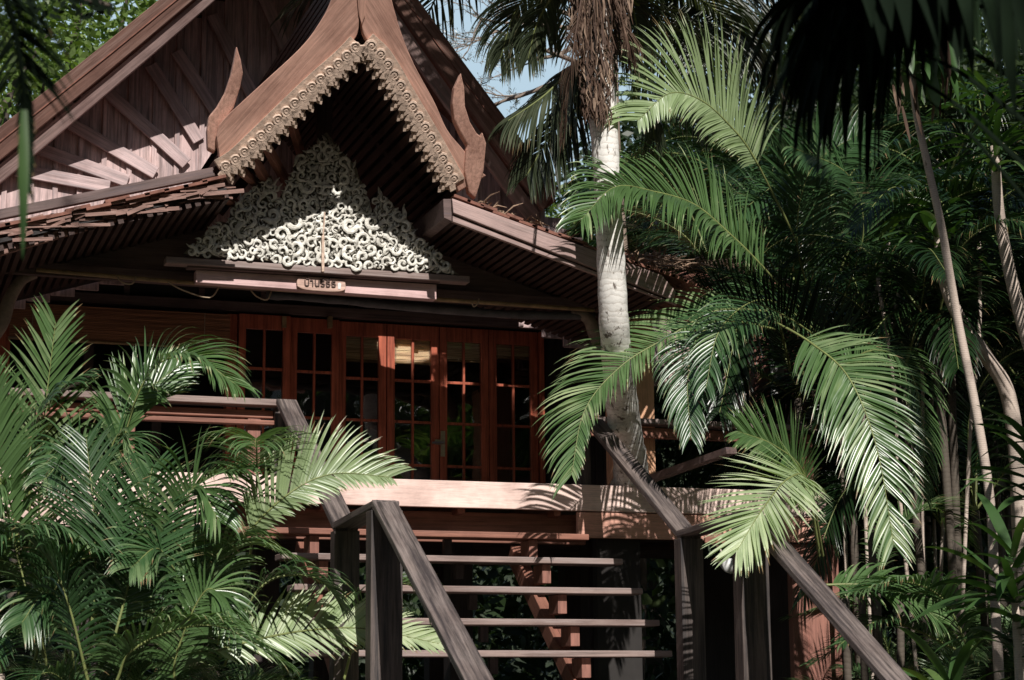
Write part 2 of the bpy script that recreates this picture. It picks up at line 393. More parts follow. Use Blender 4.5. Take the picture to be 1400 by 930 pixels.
# carved trim along the inner edge
def lace(edge_pts, sgn, n, name, inner):
    m = MB(); nrm = V((0, -1, -PK)).normalized()
    path = catmull([pp(*p, -.03) for p in edge_pts], 200)
    d = [0]
    for i in range(200): d.append(d[-1] + (path[i+1]-path[i]).length)
    def pt(s_):
        for i in range(200):
            if d[i+1] >= s_: break
        u = (s_-d[i])/(d[i+1]-d[i]+1e-9); return path[i].lerp(path[i+1], u), (path[min(i+3, 200)]-path[max(i-3, 0)]).normalized()
    Lt = d[-1]; step = Lt/n
    for k in range(n):
        c, t = pt((k+.5)*step)
        b = nrm.cross(t).normalized()*inner           # towards the opening
        # rosette ring with a boss
        R = step*.38; cc = c + b*.0
        for rr, tr in ((R, .012), (R*.35, .012)):
            m.tube([cc + (t*math.cos(a)+b*math.sin(a))*rr + nrm*.012 for a in [2*math.pi*q/10 for q in range(11)]], tr, 5, False)
        m.prism([cc + (t*math.cos(a)+b*math.sin(a))*R + nrm*.004 for a in [2*math.pi*q/12 for q in range(12)]], -nrm*.03)
        # pointed leaf in three layers, leaning down the slope
        dn = (b*1.0 + V((0, 0, -.55)) + t*0).normalized(); dn = (dn - nrm*dn.dot(nrm)).normalized(); sd = nrm.cross(dn)
        for q, (ln, wd, h) in enumerate(((.145, .055, .0), (.112, .038, .012), (.078, .022, .022))):
            p0 = cc + b*R*.4 + nrm*h
            m.prism([p0 - sd*wd*.7, p0 - sd*wd + dn*ln*.35, p0 - sd*wd*.95 + dn*ln*.5, p0 - sd*wd*.5 + dn*ln*.62, p0 - sd*wd*.45 + dn*ln*.8, p0 + dn*ln,
                     p0 + sd*wd*.45 + dn*ln*.8, p0 + sd*wd*.5 + dn*ln*.62, p0 + sd*wd*.95 + dn*ln*.5, p0 + sd*wd + dn*ln*.35, p0 + sd*wd*.7], -nrm*.014)
        for s2 in (-1, 1):
            m.prism([p0 + sd*s2*(.03) + b*0, p0 + sd*s2*.075 + dn*.03, p0 + sd*s2*.06 + dn*.075, p0 + sd*s2*.02 + dn*.05], -nrm*.02)
    m.build(name, M['carve'], H, frame=frame(path[0], path[-1]-path[0], nrm))
    # flat band that carries the rosettes
    bd = MB(); pa = []; pb = []
    for k in range(41):
        c, t = pt(Lt*min(.999, k/40)); b = nrm.cross(t).normalized()*inner; pa.append(c + V((0, .012, 0)) - b*.08); pb.append(c + V((0, .012, 0)) + b*.012)
    bd.strip(pa, pb, (0, .03, 0)).build('carved_band', M['carve'], H, frame=frame(path[0], path[-1]-path[0], nrm), bevel=.003)
lace([(300, 232), (322, 218), (350, 192), (380, 163), (410, 134), (437, 109), (460, 89), (476, 74), (489, 60)], 1, 16, 'carved_trim', -1)
lace([(622, 252), (608, 226), (590, 194), (571, 162), (553, 132), (537, 104), (521, 79), (508, 66), (499, 58)], -1, 14, 'carved_trim', 1)
# end spikes of the barge boards
horn = [(629.4, 100), (634, 121), (635, 146), (642, 168), (651, 183), (656, 187), (658.5, 181), (664, 197), (660.5, 234), (649.5, 272), (627, 262), (637, 226), (632, 200), (636, 206), (638.5, 199), (629, 183), (620, 164), (617.5, 143), (620, 121)]
def smooth_poly(p, lo=None): return p
MB().prism([pp(*p, -.02) for p in horn[:10] + [(640, 264), (634, 235), (636, 206), (638.5, 199), (629, 183), (620, 164), (617.5, 143), (620, 121)]], (0, .07, 0)).build('horn_finial', M['barge'], H, frame=frame(pp(640, 200), V((0, .3, 1)), (0, -1, -.69)), bevel=.012)
hornl = [(326, 58), (332, 78), (335, 96), (331, 116), (322, 144), (312, 160), (318, 172), (302, 192), (296, 205), (286, 200), (285, 175), (288, 155), (298, 143), (310, 122), (318, 98), (322, 80)]
MB().prism([pp(*p, .06) for p in hornl], (0, .07, 0)).build('horn_finial', M['barge'], H, frame=frame(pp(300, 150), V((0, .3, 1)), (0, -1, -.69)), bevel=.012)
# porch roof slabs with battens under them
def slab(edge, back, nb, name, th=.05):
    E = catmull([pp(*p) + V((0, .06, 0)) for p in edge], 24)
    m = MB(); n = m.add(*E, *[V((p.x, back, p.z)) for p in E], *[p + V((0, 0, th)) for p in E], *[V((p.x, back, p.z+th)) for p in E]); k = len(E)
    for i in range(k-1):
        m.face(n+i, n+i+1, n+k+i+1, n+k+i); m.face(n+2*k+i, n+3*k+i, n+3*k+i+1, n+2*k+i+1); m.face(n+i, n+2*k+i, n+2*k+i+1, n+i+1)
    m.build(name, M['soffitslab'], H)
    b = MB(); E = catmull([pp(*p) + V((0, .07, 0)) for p in edge], nb)
    for p, q in zip(E[:-1], E[1:]):
        t = (q-p).normalized(); nn = V((0, 1, 0)).cross(t).normalized()
        if nn.z > 0: nn = -nn
        c = (p+q)/2 + nn*.03
        b.box((c.x, (c.y+back)/2, c.z), ((q-p).length*.55, back-c.y-.05, .035), (V((t.x, 0, t.z)).normalized(), V((0, 1, 0)), V((-t.z, 0, t.x)).normalized()))
    b.build('roof_batten', M['soffit'], H)
slab([(298, 205), (340, 165), (390, 120), (440, 75), (470, 35), (486, -20), (490, -80)], WY, 34, 'porch_soffit')
slab([(645, 246), (610, 195), (570, 120), (540, 65), (520, 20), (503, -30), (494, -80)], WY, 30, 'porch_soffit')
# rafter ends seen inside the porch on the left, and purlin tips on the right
for a, b in (((362, 196), (392, 250)), ((396, 160), (412, 212)), ((326, 230), (356, 256)), ((296, 262), (326, 282)), ((345, 214), (372, 262))):
    plank('rafter', at(*a, 13.75), at(*b, 14.5), .075, .05, M['redwood'], H)
# king post and tie inside the porch
plank('king_post', at(443, 120, 14.5), at(443, 300, 14.5), .12, .08, M['darkx'], H)
plank('inner_rafter', at(600, 286, 14.45), at(455, 118, 14.45), .08, .08, M['soffit'], H)
plank('inner_rafter', at(300, 290, 14.45), at(436, 118, 14.45), .08, .08, M['soffit'], H)
# --- lower skirt roof: right with its board, left with bare tile edge
def sk(x, y, dy=0): return at(x, y, 13.62+dy)
ra, rb = sk(620, 274), sk(924, 384); rc, rd = sk(622, 297), sk(921, 416)
frs = frame(ra, rb-ra, (0, -1, 0))
MB().prism([sk(618, 271), sk(905, 376), sk(924, 398), sk(922, 410), sk(620, 291)], (0, .045, 0)).build('skirt_barge_board', M['trimboard'], H, frame=frs, bevel=.006)
MB().prism([sk(619, 294, .03), sk(919, 413, .03), sk(926, 417, .03), sk(619, 303, .03)], (0, .04, 0)).build('skirt_barge_lining', M['trimboard'], H, frame=frs, bevel=.004)
MB().prism([sk(606, 272, .0), sk(617, 272, .0), sk(618, 303, .0), sk(607, 298, .0)], (0, .9, 0)).build('skirt_end_block', M['darkx'], H, bevel=.005)
sl0 = sk(618, 270, .02); sl1 = sk(926, 388, .02)
mir = lambda p: V((2*CX-p.x, p.y, p.z))
def skirt(p, q, name, mat, th, back=15.7, dz=0):
    m = MB(); a, b = p + V((0, 0, dz)), q + V((0, 0, dz))
    m.prism([a, b, b + V((0, 0, th)), a + V((0, 0, th))], (0, back-a.y, 0)); return m.build(name, mat, H)
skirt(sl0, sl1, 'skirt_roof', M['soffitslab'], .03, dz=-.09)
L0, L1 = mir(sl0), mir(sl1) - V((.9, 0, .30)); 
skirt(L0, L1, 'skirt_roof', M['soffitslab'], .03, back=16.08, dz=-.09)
# tiles lying over the skirts, course by course
for (p, q, nm) in ((sl0 + V((0, .03, -.03)), sl1 + V((.25, .03, -.08)), 'skirt_tiles'), (L0 + V((0, 0, -.03)), L1 + V((0, 0, -.03)), 'skirt_tiles')):
    m = MB(); nr = 20
    for i in range(nr):
        a = p.lerp(q, i/nr); b = p.lerp(q, (i+1.25)/nr); y = a.y - .05
        while y < 15.6:
            wd = .16; j = random.uniform(-.012, .012)
            t = (b-a).normalized(); up = V((-t.z, 0, t.x)); up = up if up.z > 0 else -up
            c = (a+b)/2 + up*(.045+j) ; c.y = y + wd/2
            m.box(c, ((b-a).length, wd-.008, .022), (t, V((0, 1, 0)), up)); y += wd
    m.build(nm, M['tile'], H)
# soffit battens below the skirts
for (p, q, nb) in ((sl0, sl1, 30), (L0, L1, 40)):
    b = MB(); t = (q-p).normalized(); dn = V((-t.z, 0, t.x)); dn = dn if dn.z < 0 else -dn
    for i in range(nb):
        c = p.lerp(q, (i+.5)/nb) + dn*.115
        b.box((c.x, 14.65, c.z), (.04, 1.98, .05), (t, V((0, 1, 0)), dn))
    b.build('skirt_batten', M['soffit'], H)
# ragged left skirt edge: a top pole, a plank and broken tile ends
plank('skirt_pole', at(-30, 300, 13.7), at(292, 236, 13.7), .07, .06, M['darkx'], H)
plank('skirt_edge', at(-30, 350, 13.72), at(290, 256, 13.72), .09, .05, M['mainbarge'], H)
rg = MB()
for i in range(150):
    u = random.random(); p = at(-20+305*u, 322-62*u+random.uniform(-13, 16)*(1-.5*u), 13.66+random.uniform(-.05, .08))
    rg.bar(p, p + V((random.uniform(.08, .3), random.uniform(-.05, .05), random.uniform(.02, .07))), random.uniform(.01, .03), .012)
rg.build('frayed_tile_edge', M['mainbarge'], H)
# --- front beam, infill boarding, plank and name board
b0 = at(52, 372, 14.62).z; 
inf = [V((-1.2, 14.62, 4.45)), V((-1.2, 14.62, 4.40)), V((6.25, 14.62, 4.40))]
MB().prism([V((-1.4, 14.62, 4.74)), V((6.2, 14.62, 4.70)), V((6.2, 14.62, 4.80)), V((4.9, 14.62, 5.13)), V((CX+.9, 14.62, 5.16)), V((CX-.9, 14.62, 5.16)), V((1.6, 14.62, 5.13)), V((-1.4, 14.62, 4.86))], (0, .05, 0)).build('front_infill', M['darkx'], H)
plank('front_beam', (-1.4, 14.585, 4.775), (6.2, 14.585, 4.745), .10, .06, M['darkx'], H)
p0 = at(226, 356, 14.2); p1 = at(641, 383, 14.2)
plank('ornament_shelf', p0 + V((0, .03, .0)), p1 + V((0, .03, .0)), .05, .12, M['tread'], H)
plank('ornament_ledge', at(255, 366, 14.26), at(600, 386, 14.26), .02, .09, M['darkx'], H)
sb = [at(268, 369, 14.27), at(597, 389, 14.27), at(597, 409.5, 14.27), at(268, 386, 14.27)]
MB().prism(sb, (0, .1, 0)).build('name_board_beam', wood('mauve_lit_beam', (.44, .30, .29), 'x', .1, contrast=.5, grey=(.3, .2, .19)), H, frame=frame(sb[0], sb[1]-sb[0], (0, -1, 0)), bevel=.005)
# --- posts
for x0, x1, py in ((845, 896, 600),):
    a = at(x0, py, 14.72).x; b = at(x1, py, 14.72).x
    MB().bb(a, b, 14.72, 15.0, 3.25, 4.75).build('veranda_post', M['postwood'], H, bevel=.008)
MB().bb(2*CX-6.3, 2*CX-6.0, 14.72, 15.0, 3.25, 4.75).build('veranda_post', M['postwood'], H, bevel=.008)
# curved brackets
for pts in ([(-20, 470), (2, 440), (12, 410), (28, 384), (48, 374)], [(822, 474), (812, 452), (806, 438), (795, 430), (780, 426)]):
    P = catmull([at(*p, 14.66) for p in pts], 14)
    MB().tube(P, [.055*(1.2-.5*k/14) for k in range(15)], 7).build('curved_bracket', M['bracket'], H, smooth=True)
# --- door wall
DY = 16.7
hz = 4.93
wl = MB()
wl.bb(5.92, 6.9, DY, DY+.08, 3.2, 5.6); wl.bb(-1.6, 5.92, DY, DY+.08, hz+.02, 5.6)
wl.build('front_wall', M['interior'], H)
wv = MB()
for i in range(12): x = 5.98+i*.08; wv.bb(x, x+.012, DY-.012, DY, 3.26, 5.0)
wv.build('wall_batten', M['darkwall'], H)
for x in (1.02, 1.55, 2.1, 2.75, 3.3, 4.1, 4.35): MB().bb(x, x+.05, DY-.03, DY-.002, hz+.12, 5.35).build('frieze_strut', M['darkx'], H)
plank('door_head', (-1.6, DY-.02, hz+.07), (6.0, DY-.02, hz+.07), .09, .1, M['darkx'], H)
# inside of the room
rm = MB(); rm.bb(-1.6, 6.9, 20.4, 20.5, 3.2, 5.7); rm.bb(-1.6, 6.9, DY+.09, 20.4, 5.62, 5.7); rm.bb(6.9, 7.0, DY, 20.5, 3.2, 5.7); rm.bb(-1.7, -1.6, DY, 20.5, 3.2, 5.7)
rm.build('room_shell', M['interior'], H)
MB().bb(-1.6, 7.7, 14.56, 20.5, 3.16, 3.24).build('deck_floor', M['tread'], H)
xs = [at(x, 560, DY).x for x in (321, 393, 461, 528, 600, 668, 735.5)]
def door_leaf(x0, x1, y, rot, light, hang):
    m = MB(); st = .075 if not light else .068; z0, z1 = 3.25, hz; t = .045
    m.bb(x0+.004, x0+st, y-t, y, z0, z1); m.bb(x1-st, x1-.004, y-t, y, z0, z1)
    m.bb(x0+st, x1-st, y-t+.002, y-.002, z1-.13, z1); m.bb(x0+st, x1-st, y-t+.002, y-.002, z0, z0+.12)
    xm = (x0+x1)/2; m.bb(xm-.011, xm+.011, y-t+.006, y-.006, z0+.12, z1-.13)
    zs = [4.42, 4.045, 3.655] if not light else [4.45, 4.04, 3.66]
    for z in zs:
        m.bb(x0+st, xm-.011, y-t+.008, y-.008, z-.012, z+.012); m.bb(xm+.011, x1-st, y-t+.008, y-.008, z-.012, z+.012)
    d = m.build('door_leaf', M['door'], H, bevel=.003)
    g = MB(); n = g.add((x0+st, y-.02, z0+.12), (x1-st, y-.02, z0+.12), (x1-st, y-.02, z1-.13), (x0+st, y-.02, z1-.13)); g.face(n, n+1, n+2, n+3)
    g.build('glass_panes', M['glass'], d, frame=Matrix.Translation((CX, 16, 0)))
    return d
leaves = []
for i in range(6):
    leaves.append(door_leaf(xs[i], xs[i+1], DY+.03 - (.09 if i in (0,) else .0) - (.05 if i == 1 else 0), 0, i < 2, 0))
h = MB(); hx = xs[4]+.03; h.tube([(hx, DY-.03, 3.86), (hx, DY-.06, 3.86), (hx-.11, DY-.065, 3.855)], .012, 6); h.bb(hx-.02, hx+.02, DY-.028, DY-.018, 3.74, 3.97)
h.bb(hx-.075, hx-.02, DY-.035, DY-.02, 3.845, 3.89)
h.build('door_handle', M['metal'], leaves[4], frame=Matrix.Translation((CX, 16, 0)))
for x in (388, 451):
    p = at(x, 441, DY-.1); MB().bb(p.x-.018, p.x+.018, p.y-.03, p.y+.03, p.z-.05, p.z+.05).build('hinge', M['bamboo'], H)
# left opening: jamb and sill
MB().bb(xs[0]-.09, xs[0]-.004, DY-.07, DY+.06, 3.25, hz).build('door_jamb', M['door'], H, bevel=.004)
MB().bb(xs[6]+.004, xs[6]+.05, DY-.05, DY+.06, 3.25, hz).build('door_jamb', M['door'], H, bevel=.004)
p = at(8, 520, DY); MB().bb(p.x-.09, p.x+.02, DY-.06, DY+.04, 3.25, hz).build('door_jamb', M['door'], H, bevel=.004)
MB().bb(p.x-1.2, p.x-.1, DY, DY+.05, 3.25, hz).build('side_panel', M['darkwall'], H)
for x in (120, 215): 
    p = at(x, 520, DY+.05); MB().bb(p.x-.04, p.x+.04, DY+.03, DY+.1, 3.25, hz).build('mullion', M['darkwall'], H)
# --- side wing seen to the right
wz = at(1200, 396, 18.0).z
side = MB(); a = at(985, 374, 18.0); b = at(1210, 392, 18.0)
for i in range(30):
    for j in range(10):
        x0 = a.x-1.2 + (b.x-a.x+1.2)*i/30; x1 = a.x-1.2 + (b.x-a.x+1.2)*(i+1.0)/30
        side.box(((x0+x1)/2, 18+j*.28, wz+.02+j*.09+random.uniform(-.008, .008)), (x1-x0-.008, .32, .025), (V((1, 0, 0)), V((0, .95, .31)), V((0, -.31, .95))))
side.build('wing_roof', M['tile'], H)
plank('wing_fascia', (a.x-1.2, 17.86, wz-.05), (b.x, 17.86, wz-.05), .09, .03, M['redwood'], H)
plank('wing_beam', (a.x-1.4, 18.3, wz-.35), (b.x-.2, 18.3, wz-.35), .18, .1, M['redwood'], H)
for px in (1090, 1040): 
    p = at(px, 560, 18.3); MB().bb(p.x-.09, p.x+.09, 18.25, 18.4, 2.5, wz-.26).build('wing_post', M['redwoodz'], H, bevel=.006)
p = at(1068, 500, 18.6); MB().bb(p.x-.12, p.x+.12, 18.6, 18.62, p.z-.35, p.z+.35).build('wing_window', M['white'], H)
# roof hump between trunk and wing
m = MB(); q0 = at(850, 352, 14.6); q1 = at(935, 388, 14.6); q2 = at(1050, 388, 16.5)
m.prism([q0, q1, q1 - V((0, 0, .05)), q0 - V((0, 0, .05))], (0, 3, 0)).build('eave_slab', M['tile'], H)
# --- deck edge and under structure
f0 = V((-1.6, 14.5, 0))
plank('deck_fascia', (-1.6, 14.52, 3.155), (7.66, 14.52, 3.155), .21, .05, M['fascia'], H)
plank('lower_fascia', (at(790, 720, 14.5).x, 14.525, 2.94), (7.66, 14.525, 2.94), .205, .04, wood('pink_brown_fascia', (.50, .27, .205), 'x', .0, contrast=.6), H)
plank('lower_fascia', (-1.6, 14.525, 2.94), (at(395, 710, 14.5).x-.55, 14.525, 2.94), .205, .04, M['fascia'], H)
plank('stair_header', (at(440, 710, 14.9).x-.7, 14.75, 2.92), (at(790, 720, 14.9).x, 14.75, 2.92), .24, .06, M['redwood'], H)
plank('deck_beam', (-1.6, 15.6, 3.02), (7.6, 15.6, 3.02), .2, .1, M['darkx'], H)
plank('deck_beam', (-1.6, 17.4, 3.02), (7.6, 17.4, 3.02), .2, .1, M['darkx'], H)
for x in (-.6, .7, 2.0, 3.4, 4.5, 5.3, 6.4, 7.5):
    plank('floor_joist', (x, 14.56, 3.08), (x, 20, 3.08), .14, .06, M['redwood'], H, n=(1, 0, 0))
for x, y in ((-.4, 15.2), (1.7, 15.4), (3.2, 15.8), (4.85, 15.8), (5.9, 15.3), (6.5, 17.5), (4.1, 17.6), (2.3, 17.6), (5.6, 19), (3.3, 19.5), (7.3, 19)):
    MB().bb(x-.1, x+.1, y-.1, y+.1, -.2, 2.92).build('stilt_post', M['darkwall'], H, bevel=.006)
p = at(866, 680, 14.7); MB().bb(p.x-.36, p.x+.02, 14.62, 14.72, -.2, 2.92).build('stilt_post', M['interior'], H, bevel=.006)
a = at(1078, 800, 14.62); b = at(1143, 800, 14.62)
MB().bb(a.x, b.x, 14.56, 14.64, -.1, 2.83).build('corner_post', M['redwoodz'], H, bevel=.006)
MB().bb(a.x+.02, b.x, 14.66, 16.6, -.1, 2.83).build('side_boarding', M['darkwall'], H)

# ================================================================ carved pediment
PD = 14.22
half_l = [(248, 347), (262, 333), (275, 322), (285, 313), (300, 302), (312, 304), (315, 285), (326, 273), (338, 262), (350, 252), (362, 246), (370, 238), (375, 252), (378, 276), (386, 262), (394, 246), (400, 234), (404, 216), (413, 208), (423, 203), (433, 193), (446, 179)]
half_r = [(447, 179), (456, 190), (466, 205), (478, 215), (487, 226), (492, 243), (499, 256), (504, 270), (508, 288), (514, 296), (516, 275), (519, 256), (526, 267), (534, 275), (545, 287), (556, 297), (567, 310), (571, 322), (582, 331), (595, 340), (610, 357), (629, 376)]
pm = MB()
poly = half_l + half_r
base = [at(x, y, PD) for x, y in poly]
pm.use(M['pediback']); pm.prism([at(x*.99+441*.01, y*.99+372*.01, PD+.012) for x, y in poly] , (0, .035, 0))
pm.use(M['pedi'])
def inside(x, y):
    c = False; n = len(poly); j = n-1
    for i in range(n):
        xi, yi = poly[i]; xj, yj = poly[j]
        if (yi > y) != (yj > y) and x < (xj-xi)*(y-yi)/(yj-yi)+xi: c = not c
        j = i
    return c
def scroll(cx, cy, R, rot, hand, turns=1.35, tail=1.3, dep=0, thick=.2):
    thick *= 1.3
    pts = []; rad = []
    n = 22
    for i in range(n+1):
        u = i/n
        if u < .3:                    # flame tail
            k = u/.3; a = rot; r = R
            bx, by = cx + R*math.cos(a), cy + R*math.sin(a)
            tx, ty = -math.sin(a)*-hand, math.cos(a)*-hand
            q = (1-k); px_ = bx + tx*R*tail*q + math.cos(a)*R*.55*q*q*tail; py_ = by + ty*R*tail*q + math.sin(a)*R*.55*q*q*tail
            th = R*thick*(.25+.75*k)
        else:
            k = (u-.3)/.7; a = rot + hand*2*math.pi*turns*k; r = R*(1-k*.8)
            px_ = cx + r*math.cos(a); py_ = cy + r*math.sin(a); th = R*thick*(1-.45*k)
        pts.append(at(px_, py_, PD - .012 - dep - .03*math.sin(math.pi*min(1, u*1.2)))); rad.append(th/178)
    rad[-1] *= 1.7
    k0 = len(pm.v); pm.tube(pts, rad, 7)
    for j in range(len(pts)):
        for p in pm.v[k0+j*7:k0+j*7+7]: p.y = pts[j].y + (p.y-pts[j].y)*.55
rnd = random.Random(3)
# volutes along the outline, then the field
for P_, hand in ((half_l, 1), (half_r, -1)):
    for i in range(len(P_)-1):
        (x0, y0), (x1, y1) = P_[i], P_[i+1]
        mx_, my_ = (x0+x1)/2, (y0+y1)/2; cx, cy = mx_ + (441-mx_)*.06, my_ + (350-my_)*.09+3
        scroll(cx, cy, rnd.uniform(3.5, 5.5), math.atan2(y1-y0, x1-x0)+rnd.uniform(-.5, .5)-hand*1.2, hand*(1 if i % 3 else -1), 1.3, 1.5, 0, .26)
placed = []
for R in [10]*12 + [7]*70 + [5]*150 + [3.6]*160:
    for _ in range(40):
        x, y = rnd.uniform(250, 441), rnd.uniform(185, 368)
        if inside(x, y-R*1.1) and inside(x+R*.4, y+R*.3) and inside(x-R*1.1, y-R*.3) and all((x-a)**2+(y-b)**2 > ((R+c)*.78)**2 for a, b, c in placed):
            placed.append((x, y, R)); break
for x, y, R in placed:
    rot = rnd.uniform(0, 6.28); hand = rnd.choice((-1, 1)); dep = rnd.uniform(0, .035)
    scroll(x, y, R, rot, hand, rnd.uniform(.9, 1.3), rnd.uniform(.8, 1.6), dep, rnd.uniform(.22, .33))
    mx_ = 882-x; my_ = y + (mx_-x)*.068
    if inside(mx_, my_-2): scroll(mx_, my_, R, math.pi-rot, -hand, rnd.uniform(.9, 1.3), rnd.uniform(.8, 1.6), dep, rnd.uniform(.22, .33))
# pointed flame leaves with a raised rib
for i in range(1900):
    x, y = rnd.uniform(250, 630), rnd.uniform(182, 376)
    a = -math.pi/2 + (x-441)/190*.9 + rnd.uniform(-.9, .9); l = rnd.uniform(7, 15); w_ = l*rnd.uniform(.16, .26); c = rnd.uniform(-.35, .35)
    ex, ey = x+math.cos(a)*l, y+math.sin(a)*l
    if not (inside(x, y) and inside(ex+(x-ex)*.25, ey+(y-ey)*.25)): continue
    nx, ny = -math.sin(a), math.cos(a); d0 = PD - rnd.uniform(.0, .045)
    def fp(u, s_, dd): return at(x+math.cos(a)*l*u + nx*(s_*w_ + c*l*u*u), y+math.sin(a)*l*u + ny*(s_*w_ + c*l*u*u), d0-dd)
    k = pm.add(fp(0, 0, 0), fp(.3, -1, 0), fp(.3, 0, .022), fp(.3, 1, 0), fp(.65, -.7, 0), fp(.65, 0, .02), fp(.65, .7, 0), fp(1, 0, .004))
    for q in ((0, 2, 1), (0, 3, 2), (1, 2, 5, 4), (2, 3, 6, 5), (4, 5, 7), (5, 6, 7)): pm.face(*[k+z_ for z_ in q])
# leaf slivers that fill the gaps
for i in range(420):
    x, y = rnd.uniform(255, 620), rnd.uniform(190, 374)
    if inside(x, y-3) and inside(x, y+2):
        a = rnd.uniform(0, 6.28); l = rnd.uniform(5, 11); c = rnd.uniform(-5, 5)
        P = [at(x-math.cos(a)*l/2, y-math.sin(a)*l/2, PD-.005), at(x+math.sin(a)*c*.5, y-math.cos(a)*c*.5, PD-.035), at(x+math.cos(a)*l/2, y+math.sin(a)*l/2, PD-.02)]
        pm.tube(catmull(P, 5), [.004, .012, .016, .015, .010, .003], 5)
for p in pm.v:
    q = p*38; p.y += .006*noise.noise(q); p.x += .004*noise.noise(q + V((9, 0, 0))); p.z += .004*noise.noise(q + V((0, 9, 0)))
ped = pm.build('carved_pediment', None, H)
plank('pediment_spike', at(441.5, 372, PD-.08), at(441.5, 322, PD-.08), .022, .02, M['carve'], H)
plank('pediment_spike', at(441.5, 330, PD-.075), at(444, 290, PD-.075), .012, .015, M['carve'], H)

# ================================================================ things on the house
ns = thing('name_sign', 'small rounded wooden name plaque with raised Thai letters on the beam below the carving', 'sign', at(440, 389, 14.235))
c0, c1 = at(407, 386.5, 14.235), at(472, 391, 14.235); hgt = .088
ux = (c1-c0).normalized(); uz = V((0, -1, 0)).cross(ux)*-1
uz = V((0, 0, 1)); mid = (c0+c1)/2; hw = (c1-c0).length/2
pl = []
for k in range(28):
    a = 2*math.pi*k/28; cx_ = math.copysign(abs(math.cos(a))**.7, math.cos(a)); sz = math.copysign(abs(math.sin(a))**.45, math.sin(a))
    if abs(cx_) > .86 and abs(sz) < .6: cx_ *= 1.03
    pl.append(mid + ux*hw*cx_ + uz*(hgt*.62)*sz)
MB().prism(pl, (0, .03, 0)).build('plaque', wood('plaque_wood', (.40, .27, .22), 'x', .2, grey=(.28, .17, .13)), ns, bevel=.006)
tc = bpy.data.curves.new('txt', 'FONT'); tc.body = 'บ้านรีธีธ'; tc.size = .085; tc.extrude = .004; tc.resolution_u = 3; tc.offset = .0008
to = bpy.data.objects.new('txt', tc); col.objects.link(to); bpy.context.view_layer.update()
tm = bpy.data.meshes.new_from_object(to); bpy.data.objects.remove(to)
tm.materials.clear(); tm.materials.append(plain('letter_brown', (.07, .035, .025), .6, 20, .3))
wdt = max(v.co.x for v in tm.vertices) - min(v.co.x for v in tm.vertices)
lo = bpy.data.objects.new('lettering', tm); col.objects.link(lo); lo.parent = ns
fx = .245/wdt
mt = Matrix.Translation(mid - ns.location + V((-.14, -.006, -.022))) @ Matrix.Rotation(-.018, 4, 'Y') @ Matrix.Rotation(RD(90), 4, 'X') @ Matrix.Diagonal((fx, 1, 1, 1))
lo.matrix_basis = mt
MB().prism([mid + V((dx, -.004, dz)) for dx, dz in ((.128, -.028), (.148, -.030), (.154, .012), (.142, .022), (.126, .014))], (0, .003, 0)).build('pale_mark', M['white'], ns)

rp = thing('bamboo_pole', 'long bamboo pole tied with rope under the front beam', 'pole', at(430, 398, 14.42))
P = catmull([at(50, 369, 14.42), at(250, 386, 14.42), at(430, 399, 14.42), at(620, 411, 14.42), at(812, 424, 14.42)], 30)
MB().tube(P, .017, 8).build('cane', M['bamboo'], rp, smooth=True)
for x, y, dx, dy in ((160, 379, 26, 2), (230, 386, 70, 14), (343, 397, 28, 6), (645, 414, 10, -6)):
    P = catmull([at(x, y, 14.4), at(x+dx*.3, y+7+dy*.3, 14.39), at(x+dx*.8, y+7+dy, 14.39), at(x+dx, y-2+dy*.6, 14.4)], 12)
    MB().tube(P, .006, 5).build('rope_tie', M['rope'], rp, smooth=True)
P = catmull([at(365, 403, 14.66), at(450, 409, 14.66), at(560, 420, 14.66), at(700, 430, 14.66), at(812, 432, 14.66)], 24)
rt = thing('rolled_awning', 'rolled grey canvas awning sagging under the bamboo pole', 'awning', P[12])
MB().tube(P, [.035+.012*noise.noise(V((k*.6, 0, 0))) for k in range(25)], 8).build('canvas_roll', M['canvas'], rt, smooth=True)

def blind(px0, px1, ytop, ybot, Y, mat, label, z1=None, group='bamboo blinds behind the door panes'):
    a = at(px0, ytop, Y); b = at(px1, ytop, Y); zb = at((px0+px1)/2, ybot, Y).z; zt = z1 or at((px0+px1)/2, ytop, Y).z
    t = thing('bamboo_blind', label, 'blind', ((a.x+b.x)/2, Y, zt), group)
    m = MB(); nn = int((zt-zb)/.012)
    for k in range(nn):
        z = zt-.012*k; yy = Y + .004*math.sin(k*1.7)
        m.bb(a.x, b.x, yy-.003, yy+.003, z-.0108, z)
    m.build('slats', mat, t)
    MB().tube([(a.x-.01, Y-.01, zb), (b.x+.01, Y-.01, zb)], .013, 8).build('bottom_rod', M['bamboo'], t, smooth=True)
    for u in (.1, .88): MB().tube([(a.x+(b.x-a.x)*u, Y-.012, zt), (a.x+(b.x-a.x)*u, Y-.012, zb-.02)], .003, 4).build('cord', M['rope'], t)
blind(14, 315, 425, 470, DY-.12, M['blind'], 'wide red-brown bamboo blind half lowered over the open bay left of the doors', z1=hz-.02, group=None)
for i, lb in ((2, 'pale bamboo blind behind the top panes of the third door leaf from the left'), (3, 'pale bamboo blind behind the top panes of the leaf left of the door handle'),
              (4, 'pale bamboo blind behind the top panes of the leaf with the door handle'), (5, 'pale bamboo blind behind the top panes of the rightmost door leaf')):
    pa = 461+(i-2)*69
    blind(pa+5, pa+64, 440, 494+(i % 2)*3 if i < 5 else 490, DY+.035, M['blindlit'], lb, z1=hz)

